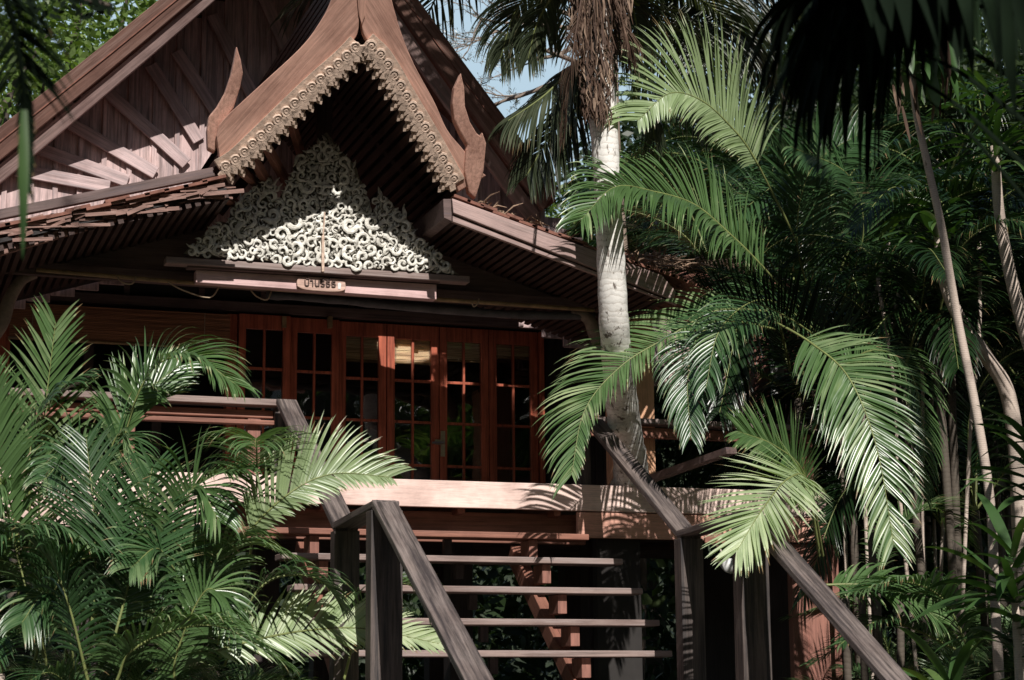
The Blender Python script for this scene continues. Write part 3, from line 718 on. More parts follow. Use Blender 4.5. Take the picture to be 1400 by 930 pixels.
# deck railings
def railing(name, label, segs, Y, parts):
    pass
rl = thing('deck_railing', 'wooden veranda railing half hidden by palms left of the stairs', 'railing', (1.2, 14.5, 3.25))
xa = at(380, 546, 14.55).x
plank('top_rail', (-1.5, 14.55, 3.815), (xa, 14.55, 3.815), .05, .16, M['tread'], rl)
plank('lower_rail', (-1.5, 14.6, 3.735), (xa-.03, 14.6, 3.735), .06, .06, M['redwood'], rl)
plank('lower_rail', (-1.5, 14.56, 3.665), (xa-.03, 14.56, 3.665), .035, .08, M['redwood'], rl)
for x in (-.6, .7, 1.9, 2.85): MB().bb(x-.05, x+.05, 14.58, 14.68, 3.25, 3.70).build('baluster_post', M['redwoodz'], rl, bevel=.005)
rr = thing('deck_railing', 'wooden veranda railing crossing behind the white palm trunk', 'railing', (6.6, 14.5, 3.25))
xb = at(800, 575, 14.55).x
plank('top_rail', (xb, 14.6, 3.80), (7.62, 14.6, 3.80), .045, .15, M['tread'], rr)
plank('lower_rail', (xb, 14.62, 3.715), (7.6, 14.62, 3.715), .085, .05, M['redwood'], rr)
for x in (7.55,): MB().bb(x-.05, x+.05, 14.58, 14.68, 3.25, 3.67).build('baluster_post', M['redwoodz'], rr, bevel=.005)

# leaning plank right of the trunk
tag(MB().bar(at(884, 657, 14.40), at(1000, 616, 13.3), .10, .05, (0, -.3, 1)).build('loose_plank', M['darkx'], None, frame=frame(at(884, 657, 14.4), V((1, -1, .2)), (0, 0, 1))), 'dark plank jutting out over the deck edge right of the white trunk', 'plank')

# ================================================================ staircase
st = thing('wooden_staircase', 'open wooden staircase with grey handrails rising to the veranda', 'staircase', (4.3, 13, 0))
SX0, SX1 = 2.93, 5.6
for i, (z, y, xa_, xb_) in enumerate(((2.835, 14.3, 2.88, 5.42), (2.625, 14.0, 2.93, 5.58), (2.38, 13.66, 2.95, 5.6), (2.135, 13.40, 2.95, 5.62), (1.905, 13.18, 2.95, 5.62), (1.68, 12.9, 2.95, 5.62))):
    o = plank('tread', (xa_, y, z-.022), (xb_, y, z-.022), .045, .25, M['redwood'] if i == 0 else M['tread'], st)
    for xc in (3.22, 4.95):
        MB().bb(xc, xc+.07, y-.05, y+.16, z-.19, z-.047).build('cleat', M['redwoodz'], st, bevel=.004)
    MB().bb(4.3, 4.36, y+.06, y+.12, z-.16, z-.047).build('cleat', M['darkwall'], st)
for xc in (3.215, 4.945):
    plank('stringer', (xc+.035, 14.7, 2.72), (xc+.035, 13.0, 1.42), .14, .09, M['redwood'], st, n=(1, 0, 0))
MB().bb(2.95, 5.62, 11.45, 12.75, 1.56, 1.6).build('landing', M['tread'], st, bevel=.005)
for k in range(5):
    z = 1.36-.24*k; y = 11.2-.4*k; plank('tread', (2.95, y, z), (5.62, y, z), .045, .3, M['tread'], st)
def rail_top(a, b, w):     # flat plank whose broad side is the hand surface
    a, b = V(a), V(b); d = (b-a).normalized(); n = V((1, 0, 0)).cross(d); n = n if n.z > 0 else -n
    return plank('handrail', a, b, w, .045, M['rail'], st, n=n)
for s, X in ((0, 3.06), (1, 5.52)):
    rail_top((X, 14.42, 3.815), (X, 12.46, 2.655), .155)
    rail_top((X, 12.52, 2.695), (X, 11.46, 2.735), .17)
    rail_top((X-.005, 11.50, 2.745), (X-(.13 if s else .045), 9.3, 1.53), .155)
    MB().bb(X-.085, X+.085, 12.44, 12.56, -.1, 2.66).build('newel_post', M['newel'], st, bevel=.005)
    MB().bb(X-.09, X+.11, 11.47, 11.60, -.1, 2.70).build('newel_post', M['newel'], st, bevel=.005)
    MB().bb(X-.06, X+.06, 14.53, 14.63, 3.25, 3.78).build('newel_post', M['newel'], st, bevel=.005)
    MB().bb(X-.06, X+.06, 9.4, 9.52, -.1, 1.56).build('newel_post', M['newel'], st, bevel=.005)
MB().bb(at(520, 720, 13.9).x, at(532, 720, 13.9).x, 13.9, 13.96, 2.55, 2.9).build('short_block', M['postwood'], st)

# spotlight clamped under the deck
sp = at(992, 772, 13.9)
lp = thing('spotlight', 'small white metal spotlight fixed below the deck right of the stairs', 'lamp', sp)
MB().tube([sp + V((0, .1, .02)), sp + V((0, .02, 0)), sp, sp + V((0, -.05, -.01)), sp + V((0, -.1, -.02))], [.02, .035, .045, .055, .06], 12).build('lamp_body', M['white'], lp, smooth=True)
MB().tube([sp + V((0, .02, .03)), sp + V((-.02, .06, .14)), sp + V((-.02, .3, .2))], .01, 6).build('lamp_arm', M['metal'], lp)
plank('lamp_bracket', sp + V((-.12, .12, .2)), sp + V((.2, .12, .2)), .05, .03, M['redwood'], lp)

# dry litter caught on the skirt roof
lt = MB()
for i in range(420):
    u = random.random()**1.3; p = sl0.lerp(sl1, .12+.8*u) + V((0, random.uniform(.1, 1.0), .02+.06*random.random()))
    d = V((random.uniform(-1, 1), random.uniform(-1, 1), random.uniform(-.1, .5))).normalized()*random.uniform(.04, .2)
    lt.tube([p, p+d*.5+V((0, 0, .02)), p+d], [.004, .008, .002], 4, False)
tag(lt.build('leaf_litter', M['litter']), 'dry brown leaves and twigs caught on the lower roof', 'leaf litter', kind='stuff')
lt = MB(); 
for i in range(300):
    u = random.random(); p = at(860+190*u, 352+26*u+random.uniform(-4, 8), 15.2+2.2*u)
    d = V((random.uniform(-1, 1), random.uniform(-1, 1), random.uniform(-.15, .3))).normalized()*random.uniform(.05, .28)
    lt.tube([p, p+d*.5+V((0, 0, .02)), p+d], [.006, .012, .003], 4, False)
tag(lt.build('leaf_litter', M['litter']), 'dry palm debris heaped on the eave right of the white trunk', 'leaf litter', kind='stuff')
# ================================================================ palm fronds
def frond_mesh(mb, pts, hint, L, n=46, droop=.5, wdt=.018, phi=(68, 24), vee=.25, t0=.1, rnd=None, prof=None, seg=6, rr=.012, lm=None, rm=None, curl=0, gaps=.0, asym=(1, 1), raw=False):
    if not raw: n = int(n*1.55); wdt *= .56; L *= 1.12; seg += 2; rr *= .85; droop *= 1.35; gaps += .04
    rnd = rnd or random; lm = lm or M['leafA']; rm = rm or M['rachis']
    K = 60; P = catmull(pts, K); mb.use(rm)
    k0 = len(mb.v); mb.tube(P, [rr*(1-.8*i/K) for i in range(K+1)], 5, False); mb.tone += [0]*(len(mb.v)-k0)
    mb.use(lm); hint = V(hint)
    base_tone = rnd.uniform(-.06, .06)
    for side in (-1, 1):
        for i in range(n):
            u = t0 + (1-t0)*(i+rnd.uniform(-.25, .25)+.5)/n; u = min(.995, u)
            if rnd.random() < gaps: continue
            f = u*K; a = int(f); p = P[a].lerp(P[min(a+1, K)], f-a)
            T = (P[min(a+2, K)]-P[max(a-1, 0)]).normalized()
            N = (hint - T*hint.dot(T)); N = N.normalized() if N.length > 1e-5 else V((0, 0, 1))
            S = T.cross(N)*side
            ph = RD(phi[0] + (phi[1]-phi[0])*u + rnd.uniform(-5, 5)); ve = vee + rnd.uniform(-.12, .12)
            d = (T*math.cos(ph) + (S*math.cos(ve)+N*math.sin(ve))*math.sin(ph)).normalized()
            pr = prof(u) if prof else (.55+.45*min(1, (u-t0)/.25)) * (1 - .62*max(0, (u-.45)/.55)**1.6)
            ln = L*pr*rnd.uniform(.88, 1.08)*asym[0 if side < 0 else 1]; q = p.copy(); st_ = ln/seg
            bn = (N - d*N.dot(d)).normalized(); tw = rnd.uniform(-.3, .3); tn = base_tone + rnd.uniform(-.10, .12) + (.15 if rnd.random() < .12 else 0); dry = rnd.random() < .22 and not raw
            rows = []
            dr = droop*rnd.uniform(.7, 1.35)
            for s_ in range(seg+1):
                x = s_/seg; ww = wdt*(min(1, .45+x*3.2) if x < .35 else max(.02, 1-((x-.35)/.65)**1.8))
                sd = d.cross(bn).normalized(); sd = (sd*math.cos(tw) + bn*math.sin(tw))
                rows.append(mb.add(q - sd*ww, q - bn*ww*.35, q + sd*ww)); mb.tone += [tn + (1.0 if dry and x > .85 else 0)]*3
                q = q + d*st_
                d = (d + V((0, 0, -1))*dr*(x*1.3+.1)/seg*1.9 + N*curl/seg).normalized()
                bn = (bn - d*bn.dot(d)); bn = bn.normalized() if bn.length > 1e-5 else N
            for a_, b_ in zip(rows[:-1], rows[1:]):
                mb.face(a_, a_+1, b_+1, b_); mb.face(a_+1, a_+2, b_+2, b_+1)
    return mb

def hero(parent, pts, hint, L, label=None, **kw):
    r = random.Random(hash_(pts)); kw.setdefault('rnd', r)
    P = [at(*p) for p in pts]
    o = frond_mesh(MB(), P, hint, L, **kw).build('frond', None, parent, smooth=True)
    if label: o['label'] = label
    return o
def hash_(pts): return int(sum((i+1)*(p[0]*7+p[1]*13) for i, p in enumerate(pts)))

# shared frond meshes for the fillers
def proto(k, kind):
    r = random.Random(100+k)
    if kind == 'areca':
        a = (.9, .75, .6, 1.0)[k % 4]; pts = [(0, 0, 0), (.35, r.uniform(-.05, .05), a*.8), (.95, r.uniform(-.1, .1), a*1.15), (1.6, r.uniform(-.15, .15), a*.75-.1)]
        kw = dict(L=.52, n=42, droop=.55, wdt=.017, vee=.35, lm=M['leafA'] if k % 2 else M['leafB'])
    elif kind == 'big':
        a = (.9, .6, 1.1, .75)[k % 4]; pts = [(0, 0, 0), (.8, r.uniform(-.1, .1), a*1.2), (2.0, r.uniform(-.2, .2), a*1.5), (3.3, r.uniform(-.3, .3), a*.4)]
        kw = dict(L=.85, n=58, droop=.8, wdt=.024, vee=.15, rr=.022, lm=M['leafT'], seg=5)
    else:
        pts = [(0, 0, 0), (.9, r.uniform(-.1, .1), .55), (2.1, r.uniform(-.2, .2), .35), (3.4, r.uniform(-.3, .3), -1.0)]
        kw = dict(L=.9, n=62, droop=1.0, wdt=.022, vee=.05, rr=.03, lm=M['leafC'], seg=5)
    o = frond_mesh(MB(), pts, (0, 0, 1), rnd=r, **kw).build('frond', None, None, smooth=True)
    col.objects.unlink(o); return o.data
PR = {k: [proto(i, k) for i in range(4)] for k in ('areca', 'big', 'coco')}
def filler(parent, kind, loc, rz, tilt, s, k):
    o = bpy.data.objects.new('frond', PR[kind][k % 4]); col.objects.link(o); o.parent = parent
    o.matrix_basis = Matrix.Translation(V(loc)-parent.location) @ Matrix.Rotation(rz, 4, 'Z') @ Matrix.Rotation(-tilt, 4, 'Y') @ Matrix.Rotation(random.uniform(-.3, .3), 4, 'X') @ Matrix.Diagonal((s, s, s, 1))
    return o
def canes(parent, x, y, n, hmax, spread=.22, mat='cane', r=.022):
    out_ = []
    for i in range(n):
        a = random.uniform(0, 6.28); d = random.uniform(.05, spread); h = hmax*random.uniform(.7, 1)
        b = V((x+math.cos(a)*d, y+math.sin(a)*d, -.1)); t = b + V((math.cos(a)*d*.8, math.sin(a)*d*.8, h))
        MB().tube(catmull([b, b.lerp(t, .5) + V((random.uniform(-.04, .04), 0, 0)), t], 8), [r*1.1]*4+[r]*5, 7).build('cane', M[mat], parent, smooth=True)
        out_.append(t)
    return out_
def areca(label, x, y, n, h, nf, s, kind='areca', mat='cane', group='areca palms in front of the veranda', ang=None, spread=.22, r=.022):
    t = thing('areca_palm', label, 'palm', (x, y, 0), group)
    tops = canes(t, x, y, n, h, spread, mat=mat, r=r)
    for i in range(nf):
        top = tops[i % len(tops)]
        rz = (i*2.399 + random.uniform(-.3, .3)) if ang is None else random.uniform(*ang)
        filler(t, kind, top, rz, random.uniform(-.35, .45), s*random.uniform(.75, 1.1), i)
    return t
UP = (0, 0, 1); FR = (-.25, -1, .25)
GL = 'areca palms in front of the veranda'
# ---- left group
a1 = areca('feathery green palm at the far left below the blind, one frond standing upright', at(30, 800, 12.6).x, 12.6, 5, 1.9, 6, .58)
hero(a1, [(92, 900, 12.5), (55, 720, 12.4), (58, 600, 12.3), (76, 440, 12.2)], FR, .52, n=34, phi=(58, 30), droop=.25, t0=.28, wdt=.018, lm=M['leafA'], vee=.2)
hero(a1, [(-60, 800, 12.0), (0, 745, 11.9), (60, 722, 11.8), (125, 742, 11.7)], UP, .42, n=40, droop=1.1, wdt=.018, lm=M['leafB'], vee=.1, phi=(75, 35))
hero(a1, [(60, 900, 12.0), (10, 700, 12.0), (-10, 600, 12.0), (-20, 520, 12.0)], FR, .45, n=32, phi=(60, 30), droop=.4, t0=.25)
hero(a1, [(50, 860, 12.3), (40, 640, 12.2), (60, 560, 12.2), (110, 520, 12.2)], UP, .40, n=36, droop=.9, phi=(75, 30), t0=.3, lm=M['leafB'])
hero(a1, [(40, 930, 11.8), (70, 820, 11.7), (100, 770, 11.6), (160, 760, 11.5)], UP, .45, n=36, droop=.9, phi=(70, 30), t0=.2, lm=M['leafB'])
a2 = areca('bushy green palm left of the stairs, its top frond curling right over the rail', at(205, 800, 12.5).x, 12.5, 6, 1.75, 6, .56)
hero(a2, [(120, 880, 12.4), (165, 620, 12.2), (205, 510, 12.0), (262, 488, 11.8), (322, 525, 11.6)], (.2, -.5, .8), .46, n=40, phi=(70, 30), droop=.85, t0=.36, wdt=.02, vee=.3, label='bright frond curling over at its tip above the railing')
hero(a2, [(150, 860, 12.3), (160, 640, 12.2), (175, 560, 12.2), (245, 500, 12.3)], FR, .42, n=36, phi=(60, 25), droop=.25, t0=.42, wdt=.02)
hero(a2, [(157, 870, 11.6), (178, 790, 11.6), (193, 721, 11.6), (208, 640, 11.6)], FR, .48, n=36, phi=(62, 35), droop=.2, t0=.05, wdt=.014, lm=M['leafB'])
hero(a2, [(126, 850, 11.7), (130, 780, 11.7), (128, 700, 11.7), (118, 600, 11.8)], FR, .42, n=32, phi=(62, 35), droop=.3, t0=.05, wdt=.014, lm=M['leafB'])
hero(a2, [(120, 930, 11.3), (95, 830, 11.2), (70, 770, 11.2), (30, 730, 11.2)], UP, .44, n=38, droop=.8, phi=(72, 30), lm=M['leafB'])
hero(a2, [(160, 930, 11.3), (180, 890, 11.2), (245, 860, 11.1), (310, 860, 11.0), (385, 905, 10.9)], UP, .42, n=46, droop=.75, phi=(75, 30), vee=.35, wdt=.016)
hero(a2, [(210, 760, 12.4), (240, 690, 12.2), (290, 650, 12.0), (345, 640, 11.8)], (.1, -.5, .8), .4, n=36, droop=.7, phi=(72, 30), lm=M['leafA'])
a3 = areca('low spreading palm beside the left newel post with two broad pale fronds', at(330, 850, 12.3).x, 12.3, 5, 1.3, 8, .52)
hero(a3, [(342, 760, 12.3), (350, 680, 12.0), (351, 625, 11.7), (350, 600, 11.2), (349, 612, 10.9)], UP, .42, n=30, droop=.9, phi=(78, 40), vee=.45, t0=.2, wdt=.015, label='frond that points at the viewer, its leaflets arching to both sides')
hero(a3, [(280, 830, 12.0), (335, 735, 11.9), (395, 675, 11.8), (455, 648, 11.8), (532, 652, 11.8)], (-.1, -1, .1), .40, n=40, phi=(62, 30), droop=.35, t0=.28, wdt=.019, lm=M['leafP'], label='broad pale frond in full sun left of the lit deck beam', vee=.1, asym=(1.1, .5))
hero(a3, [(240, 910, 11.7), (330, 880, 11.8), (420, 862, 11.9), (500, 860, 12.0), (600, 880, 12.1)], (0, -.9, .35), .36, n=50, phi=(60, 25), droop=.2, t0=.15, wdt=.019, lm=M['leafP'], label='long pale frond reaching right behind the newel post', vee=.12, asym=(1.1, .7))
hero(a3, [(290, 870, 11.9), (290, 780, 11.8), (320, 740, 11.7), (400, 760, 11.6)], UP, .4, n=34, droop=.8, phi=(70, 30))
hero(a3, [(300, 900, 11.8), (360, 800, 11.7), (430, 790, 11.7), (470, 830, 11.7)], UP, .36, n=34, droop=.8, phi=(70, 30), lm=M['leafB'])
hero(a3, [(470, 930, 12.2), (500, 830, 12.1), (560, 800, 12.1), (615, 870, 12.2)], UP, .34, n=30, droop=.7, phi=(70, 30), lm=M['leafA'])
rl_ = random.Random(77)
for i, (bx_, by_, tx, ty) in enumerate(((150, 780, 60, 650), (230, 760, 300, 700), (170, 820, 250, 760), (260, 840, 180, 770), (60, 850, 140, 800), (330, 850, 250, 800), (120, 760, 200, 640), (30, 780, -20, 690), (240, 900, 330, 850), (100, 900, 30, 830))):
    Y = rl_.uniform(11.5, 12.3); mx_, my_ = (bx_+tx)/2, min(by_, ty) - rl_.uniform(15, 45)
    hero((a1, a2, a3)[i % 3], [((bx_*2+mx_)/3-10, by_+60, Y+.1), (bx_, by_, Y), (mx_, my_, Y-.15), (tx, ty+rl_.uniform(0, 25), Y-.3)], (rl_.uniform(-.3, .3), rl_.uniform(-.9, -.3), .7), rl_.uniform(.32, .42), n=34, droop=rl_.uniform(.7, 1.0), phi=(72, 32), vee=rl_.uniform(.1, .4), wdt=.018, t0=.2, lm=M['leafA'] if i % 3 else M['leafB'])
a4 = areca('dense dark palm clump in the lower left corner, mostly in shade', at(110, 900, 11.6).x, 11.6, 6, 1.2, 14, .55)
a5 = areca('shaded palm tucked under the deck edge behind the others at the left', at(270, 850, 13.4).x, 13.4, 5, 1.4, 8, .55)
a6 = areca('palm behind the upright frond against the left deck beam', at(100, 850, 13.5).x, 13.5, 5, 1.5, 7, .55)

# ---- right group
GR = 'areca palms right of the stairs'
b1 = thing('areca_palm', 'tall arching palm whose fronds hang over the veranda rail right of the white trunk', 'palm', (at(1195, 800, 12.8).x, 12.8, 0), GR)
bx = at(1195, 800, 12.8).x
tops = canes(b1, bx, 12.8, 5, 3.1, .25, mat='darktrunk', r=.03)
hero(b1, [(1050, 425, 13.3), (980, 425, 13.3), (915, 460, 13.3), (850, 500, 13.3), (800, 560, 13.3), (781, 650, 13.2)], (-.5, -.6, .5), .52, n=62, phi=(72, 35), droop=.55, t0=.12, wdt=.017, vee=.15, lm=M['leafA'], asym=(.55, 1.1), label='long frond drooping down across the white trunk')
hero(b1, [(1060, 450, 13.1), (1000, 440, 12.9), (955, 460, 12.8), (940, 520, 12.7), (945, 600, 12.6)], (-.3, -.6, .6), .38, n=50, phi=(70, 30), droop=.9, wdt=.016, vee=.2, lm=M['leafB'])
hero(b1, [(1060, 440, 12.6), (1110, 470, 12.3), (1160, 516, 12.0), (1198, 610, 11.8), (1222, 745, 11.7)], (-.35, -.9, .25), .52, n=54, phi=(70, 32), droop=.4, wdt=.019, vee=.12, t0=.2, lm=M['leafA'], label='broad frond hanging in front of the dark trees, lit on its left half')
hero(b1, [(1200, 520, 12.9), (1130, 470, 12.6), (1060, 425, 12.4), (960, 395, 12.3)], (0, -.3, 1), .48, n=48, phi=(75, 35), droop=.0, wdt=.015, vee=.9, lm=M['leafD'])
hero(b1, [(1180, 520, 13.2), (1100, 440, 13.0), (1040, 410, 12.8), (985, 450, 12.6), (965, 530, 12.5)], (-.3, -.6, .6), .42, n=44, phi=(72, 30), droop=.8, wdt=.015, vee=.2, lm=M['leafB'])
hero(b1, [(1130, 520, 12.4), (1190, 480, 12.2), (1240, 500, 12.0), (1262, 580, 11.9), (1262, 680, 11.8)], (.2, -.6, .6), .36, n=44, phi=(70, 30), droop=.7, wdt=.014, vee=.2, lm=M['leafA'])
b2 = thing('areca_palm', 'tall palm in the upper right whose pale fronds arch left towards the white trunk', 'palm', (at(1170, 800, 14.6).x, 14.6, 0), GR)
tops2 = canes(b2, at(1170, 800, 14.6).x, 14.6, 5, 4.3, .35, mat='darktrunk', r=.035)
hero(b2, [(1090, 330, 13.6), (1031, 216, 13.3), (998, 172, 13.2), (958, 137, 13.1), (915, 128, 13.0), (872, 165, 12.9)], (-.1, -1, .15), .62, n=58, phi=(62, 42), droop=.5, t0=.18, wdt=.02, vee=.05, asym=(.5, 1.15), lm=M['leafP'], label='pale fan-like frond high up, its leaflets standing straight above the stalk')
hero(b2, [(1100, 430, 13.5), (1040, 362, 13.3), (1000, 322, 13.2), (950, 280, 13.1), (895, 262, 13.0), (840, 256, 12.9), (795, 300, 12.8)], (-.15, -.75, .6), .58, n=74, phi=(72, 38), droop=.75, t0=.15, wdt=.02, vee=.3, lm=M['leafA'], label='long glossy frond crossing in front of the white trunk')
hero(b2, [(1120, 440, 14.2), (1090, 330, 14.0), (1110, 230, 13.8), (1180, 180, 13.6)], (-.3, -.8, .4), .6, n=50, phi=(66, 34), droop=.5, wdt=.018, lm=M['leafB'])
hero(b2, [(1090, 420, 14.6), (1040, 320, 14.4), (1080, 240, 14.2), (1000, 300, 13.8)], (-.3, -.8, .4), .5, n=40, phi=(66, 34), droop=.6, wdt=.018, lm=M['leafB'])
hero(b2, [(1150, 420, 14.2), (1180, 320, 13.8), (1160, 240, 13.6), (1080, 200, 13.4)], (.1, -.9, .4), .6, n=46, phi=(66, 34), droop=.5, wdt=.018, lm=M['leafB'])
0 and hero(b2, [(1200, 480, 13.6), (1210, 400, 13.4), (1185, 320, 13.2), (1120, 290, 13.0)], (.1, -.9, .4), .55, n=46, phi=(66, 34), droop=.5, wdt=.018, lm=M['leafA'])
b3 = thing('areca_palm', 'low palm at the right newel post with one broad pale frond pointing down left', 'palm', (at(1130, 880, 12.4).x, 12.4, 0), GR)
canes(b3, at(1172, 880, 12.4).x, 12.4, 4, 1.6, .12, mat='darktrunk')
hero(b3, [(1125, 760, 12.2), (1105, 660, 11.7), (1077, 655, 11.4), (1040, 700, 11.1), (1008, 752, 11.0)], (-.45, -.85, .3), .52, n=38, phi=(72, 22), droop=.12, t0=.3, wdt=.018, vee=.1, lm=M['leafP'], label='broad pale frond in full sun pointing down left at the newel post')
hero(b3, [(1120, 750, 12.3), (1100, 650, 12.0), (1060, 610, 11.8), (1010, 590, 11.7)], (-.3, -.85, .3), .40, n=34, phi=(66, 30), droop=.2, t0=.3, wdt=.018, lm=M['leafA'])
hero(b3, [(1120, 760, 12.4), (1105, 670, 12.0), (1100, 655, 11.7), (1090, 690, 11.5)], (-.2, -.9, .3), .24, n=26, phi=(66, 30), droop=.6, t0=.3, wdt=.012, lm=M['leafP'])
b4 = thing('areca_palm', 'small low palm between the right handrail and the strap-leaved plant', 'palm', (at(1300, 900, 11.5).x, 11.5, 0), GR)
canes(b4, at(1300, 900, 11.5).x, 11.5, 4, 1.5, .15)
hero(b4, [(1330, 900, 11.2), (1290, 820, 11.2), (1230, 795, 11.1), (1165, 810, 11.0)], UP, .36, n=36, phi=(70, 30), droop=.6, lm=M['leafB'])
hero(b4, [(1120, 800, 11.4), (1180, 800, 11.3), (1240, 815, 11.2), (1285, 850, 11.1)], (0, -.6, .8), .34, n=36, phi=(70, 30), droop=.6, lm=M['leafA'])
hero(b4, [(1330, 900, 11.4), (1250, 860, 11.4), (1200, 850, 11.3), (1150, 880, 11.2)], UP, .3, n=30, phi=(70, 30), droop=.6, lm=M['leafB'])
for i in range(10):
    filler(b1, 'areca', tops[i % 5] + V((0, .4, 0)), random.uniform(0, 6.28), random.uniform(-.2, .4), random.uniform(.7, .95), i) if i > 8 else None
for i in range(3): filler(b2, 'big', tops2[i % 5], random.uniform(-1.2, 1.6), random.uniform(-.1, .5), random.uniform(.55, .75), i)

# ---- palms of the dense right-hand thicket
bgp = [(1165, 15.6, 5.2, .8), (1290, 15.0, 3.2, .75), (1390, 13.8, 4.3, .7), (1240, 17.5, 6.0, .9), (1340, 16.6, 5.0, .85), (1060, 18.6, 6.3, .8), (1440, 16.0, 5.6, .9),
       (1180, 19.5, 4.2, .9), (1310, 13.2, 5.4, .6), (1400, 18.5, 7.2, 1.0), (1000, 20.5, 7.0, .85), (1120, 21.5, 8.2, 1.0)]
labs = ['thicket palm standing just behind the tall arching palms', 'low thicket palm behind the thin leaning cane', 'thicket palm at the right edge of the picture', 'tall thicket palm with dark fronds behind the thin cane',
        'thicket palm between the thin cane and the right edge', 'tall palm behind the side wing roof', 'palm beyond the right edge with fronds hanging in', 'half hidden palm deep in the right thicket',
        'slender thicket palm with narrow hanging fronds at upper right', 'very tall palm at the back of the right edge', 'distant palm left of the thicket behind the side wing', 'tallest distant palm at the back of the thicket']
for i, (px, Y, h, s) in enumerate(bgp):
    x = at(px, 700, Y).x
    t = areca(labs[i], x, Y, 3, h, 15, s, 'big', group='palms in the thicket on the right', mat='darktrunk', spread=.35, r=.035)

# ---- coconut palm
cp = thing('coconut_palm', 'coconut palm with smooth white trunk in front of the porch roof', 'palm', (at(862, 655, 14.62).x, 14.62, 0))
tp = [(at(862, 655, 14.64) + V((.1, .55, -3.3)), .17), (at(862, 655, 14.64) + V((.05, .5, -.6)), .15), (at(862, 655, 14.64), .145), (at(856, 600, 14.3), .135), (at(849, 540, 13.9), .125), (at(840, 450, 13.35), .112), (at(835, 350, 13.15), .105), (at(829, 230, 13.05), .10), (at(822, 120, 13.0), .11), (at(812, 0, 13.0), .13), (at(806, -90, 13.0), .12)]
P = catmull([p for p, r in tp], 80); rad = []
for i in range(81):
    u = i/80*(len(tp)-1); k = min(int(u), len(tp)-2); rad.append((tp[k][1]*(1-(u-k)) + tp[k+1][1]*(u-k))*(1+.03*math.sin(i*1.9)+.02*random.uniform(-1, 1)))
MB().tube(P, rad, 20).build('trunk', M['coco'], cp, smooth=True)
ctop = at(812, -40, 13.0)
def cocofrond(pts, hint, L, **kw): hero(cp, pts, hint, L, **kw)
cocofrond([(800, -60, 13.1), (745, -30, 13.4), (705, 15, 13.7), (684, 80, 13.9)], UP, .55, n=48, droop=1.4, vee=0, wdt=.016, lm=M['leafC'], rr=.02)
cocofrond([(800, -20, 13.0), (762, -10, 13.1), (735, 30, 13.3), (722, 80, 13.4)], UP, .42, n=40, droop=1.3, vee=0, wdt=.016, lm=M['leafC'], rr=.02)
cocofrond([(815, 60, 13.3), (785, 90, 13.4), (745, 130, 13.5), (695, 165, 13.6)], (.1, -.5, .9), .62, n=60, droop=.9, vee=-.2, wdt=.019, lm=M['leafC'], rr=.02, phi=(62, 40))
cocofrond([(812, 90, 13.3), (790, 130, 13.4), (755, 180, 13.5), (720, 240, 13.6)], (.1, -.5, .9), .55, n=56, droop=.9, vee=-.2, wdt=.018, lm=M['leafC'], rr=.02, phi=(62, 40))
cocofrond([(820, -60, 13.1), (900, -30, 13.2), (985, 20, 13.3), (1060, 110, 13.3)], UP, .75, n=60, droop=1.1, vee=-.1, wdt=.02, lm=M['leafC'], rr=.025)
cocofrond([(830, -20, 13.2), (890, 20, 13.4), (935, 80, 13.5), (965, 160, 13.5)], UP, .7, n=50, droop=1.0, vee=-.1, wdt=.02, lm=M['leafC'], rr=.02)
cocofrond([(975, -120, 13.6), (974, -60, 13.5), (976, 10, 13.4), (978, 75, 13.3)], FR, .7, n=50, droop=.4, vee=.1, wdt=.02, lm=M['leafC'], rr=.025, phi=(55, 35))
cocofrond([(820, -80, 13.2), (880, -120, 13.4), (1000, -90, 13.6), (1080, 0, 13.7)], UP, .8, n=56, droop=1.0, vee=-.1, wdt=.02, lm=M['leafC'], rr=.025)
cocofrond([(828, 40, 13.3), (860, 60, 13.3), (885, 110, 13.2), (895, 190, 13.2)], UP, .5, n=44, droop=.9, vee=-.1, wdt=.018, lm=M['leafC'], rr=.02)
cocofrond([(815, -60, 13.2), (840, -40, 13.3), (865, 10, 13.4), (875, 70, 13.5)], UP, .5, n=44, droop=1.2, vee=0, wdt=.016, lm=M['leafC'], rr=.02)
for i in range(6): filler(cp, 'coco', ctop + V((0, 0, .35)), .5+i*.42, random.uniform(-.1, .8), random.uniform(.8, 1.0), i)
r = random.Random(5); sk_ = MB().use(M['dead'])
for i in range(1100):                      # hanging dead sheath fibres round the crown base
    y = -60 + 215*r.random()**1.25; wd = 36 - max(0, y+10)*.13
    a = r.uniform(-1, 1); px = 818 + a*wd - y*.02; Y = 13.0 - .17*math.sqrt(max(0, 1-a*a)) + r.uniform(-.05, .1)
    p = at(px, y, Y); l = r.uniform(.06, .3 if y < 40 else .18); d = V((a*.25 + r.uniform(-.12, .12), -.12+r.uniform(-.1, .1), -1)).normalized()
    w_ = r.uniform(.002, .008); sd = V((1, r.uniform(-.6, .6), 0)).normalized()
    q1 = p + d*l*.5 + V((a*.02, 0, 0)); q2 = p + d*l + V((-a*.02+r.uniform(-.03, .03), 0, 0)); n = sk_.add(p-sd*w_, p+sd*w_, q1-sd*w_*1.2, q1+sd*w_*1.2, q2-sd*.002, q2+sd*.002); tt = r.uniform(-.5, .45)
    sk_.tone += [tt]*6; sk_.face(n, n+1, n+3, n+2); sk_.face(n+2, n+3, n+5, n+4)
sk_.build('dead_sheath', None, cp)
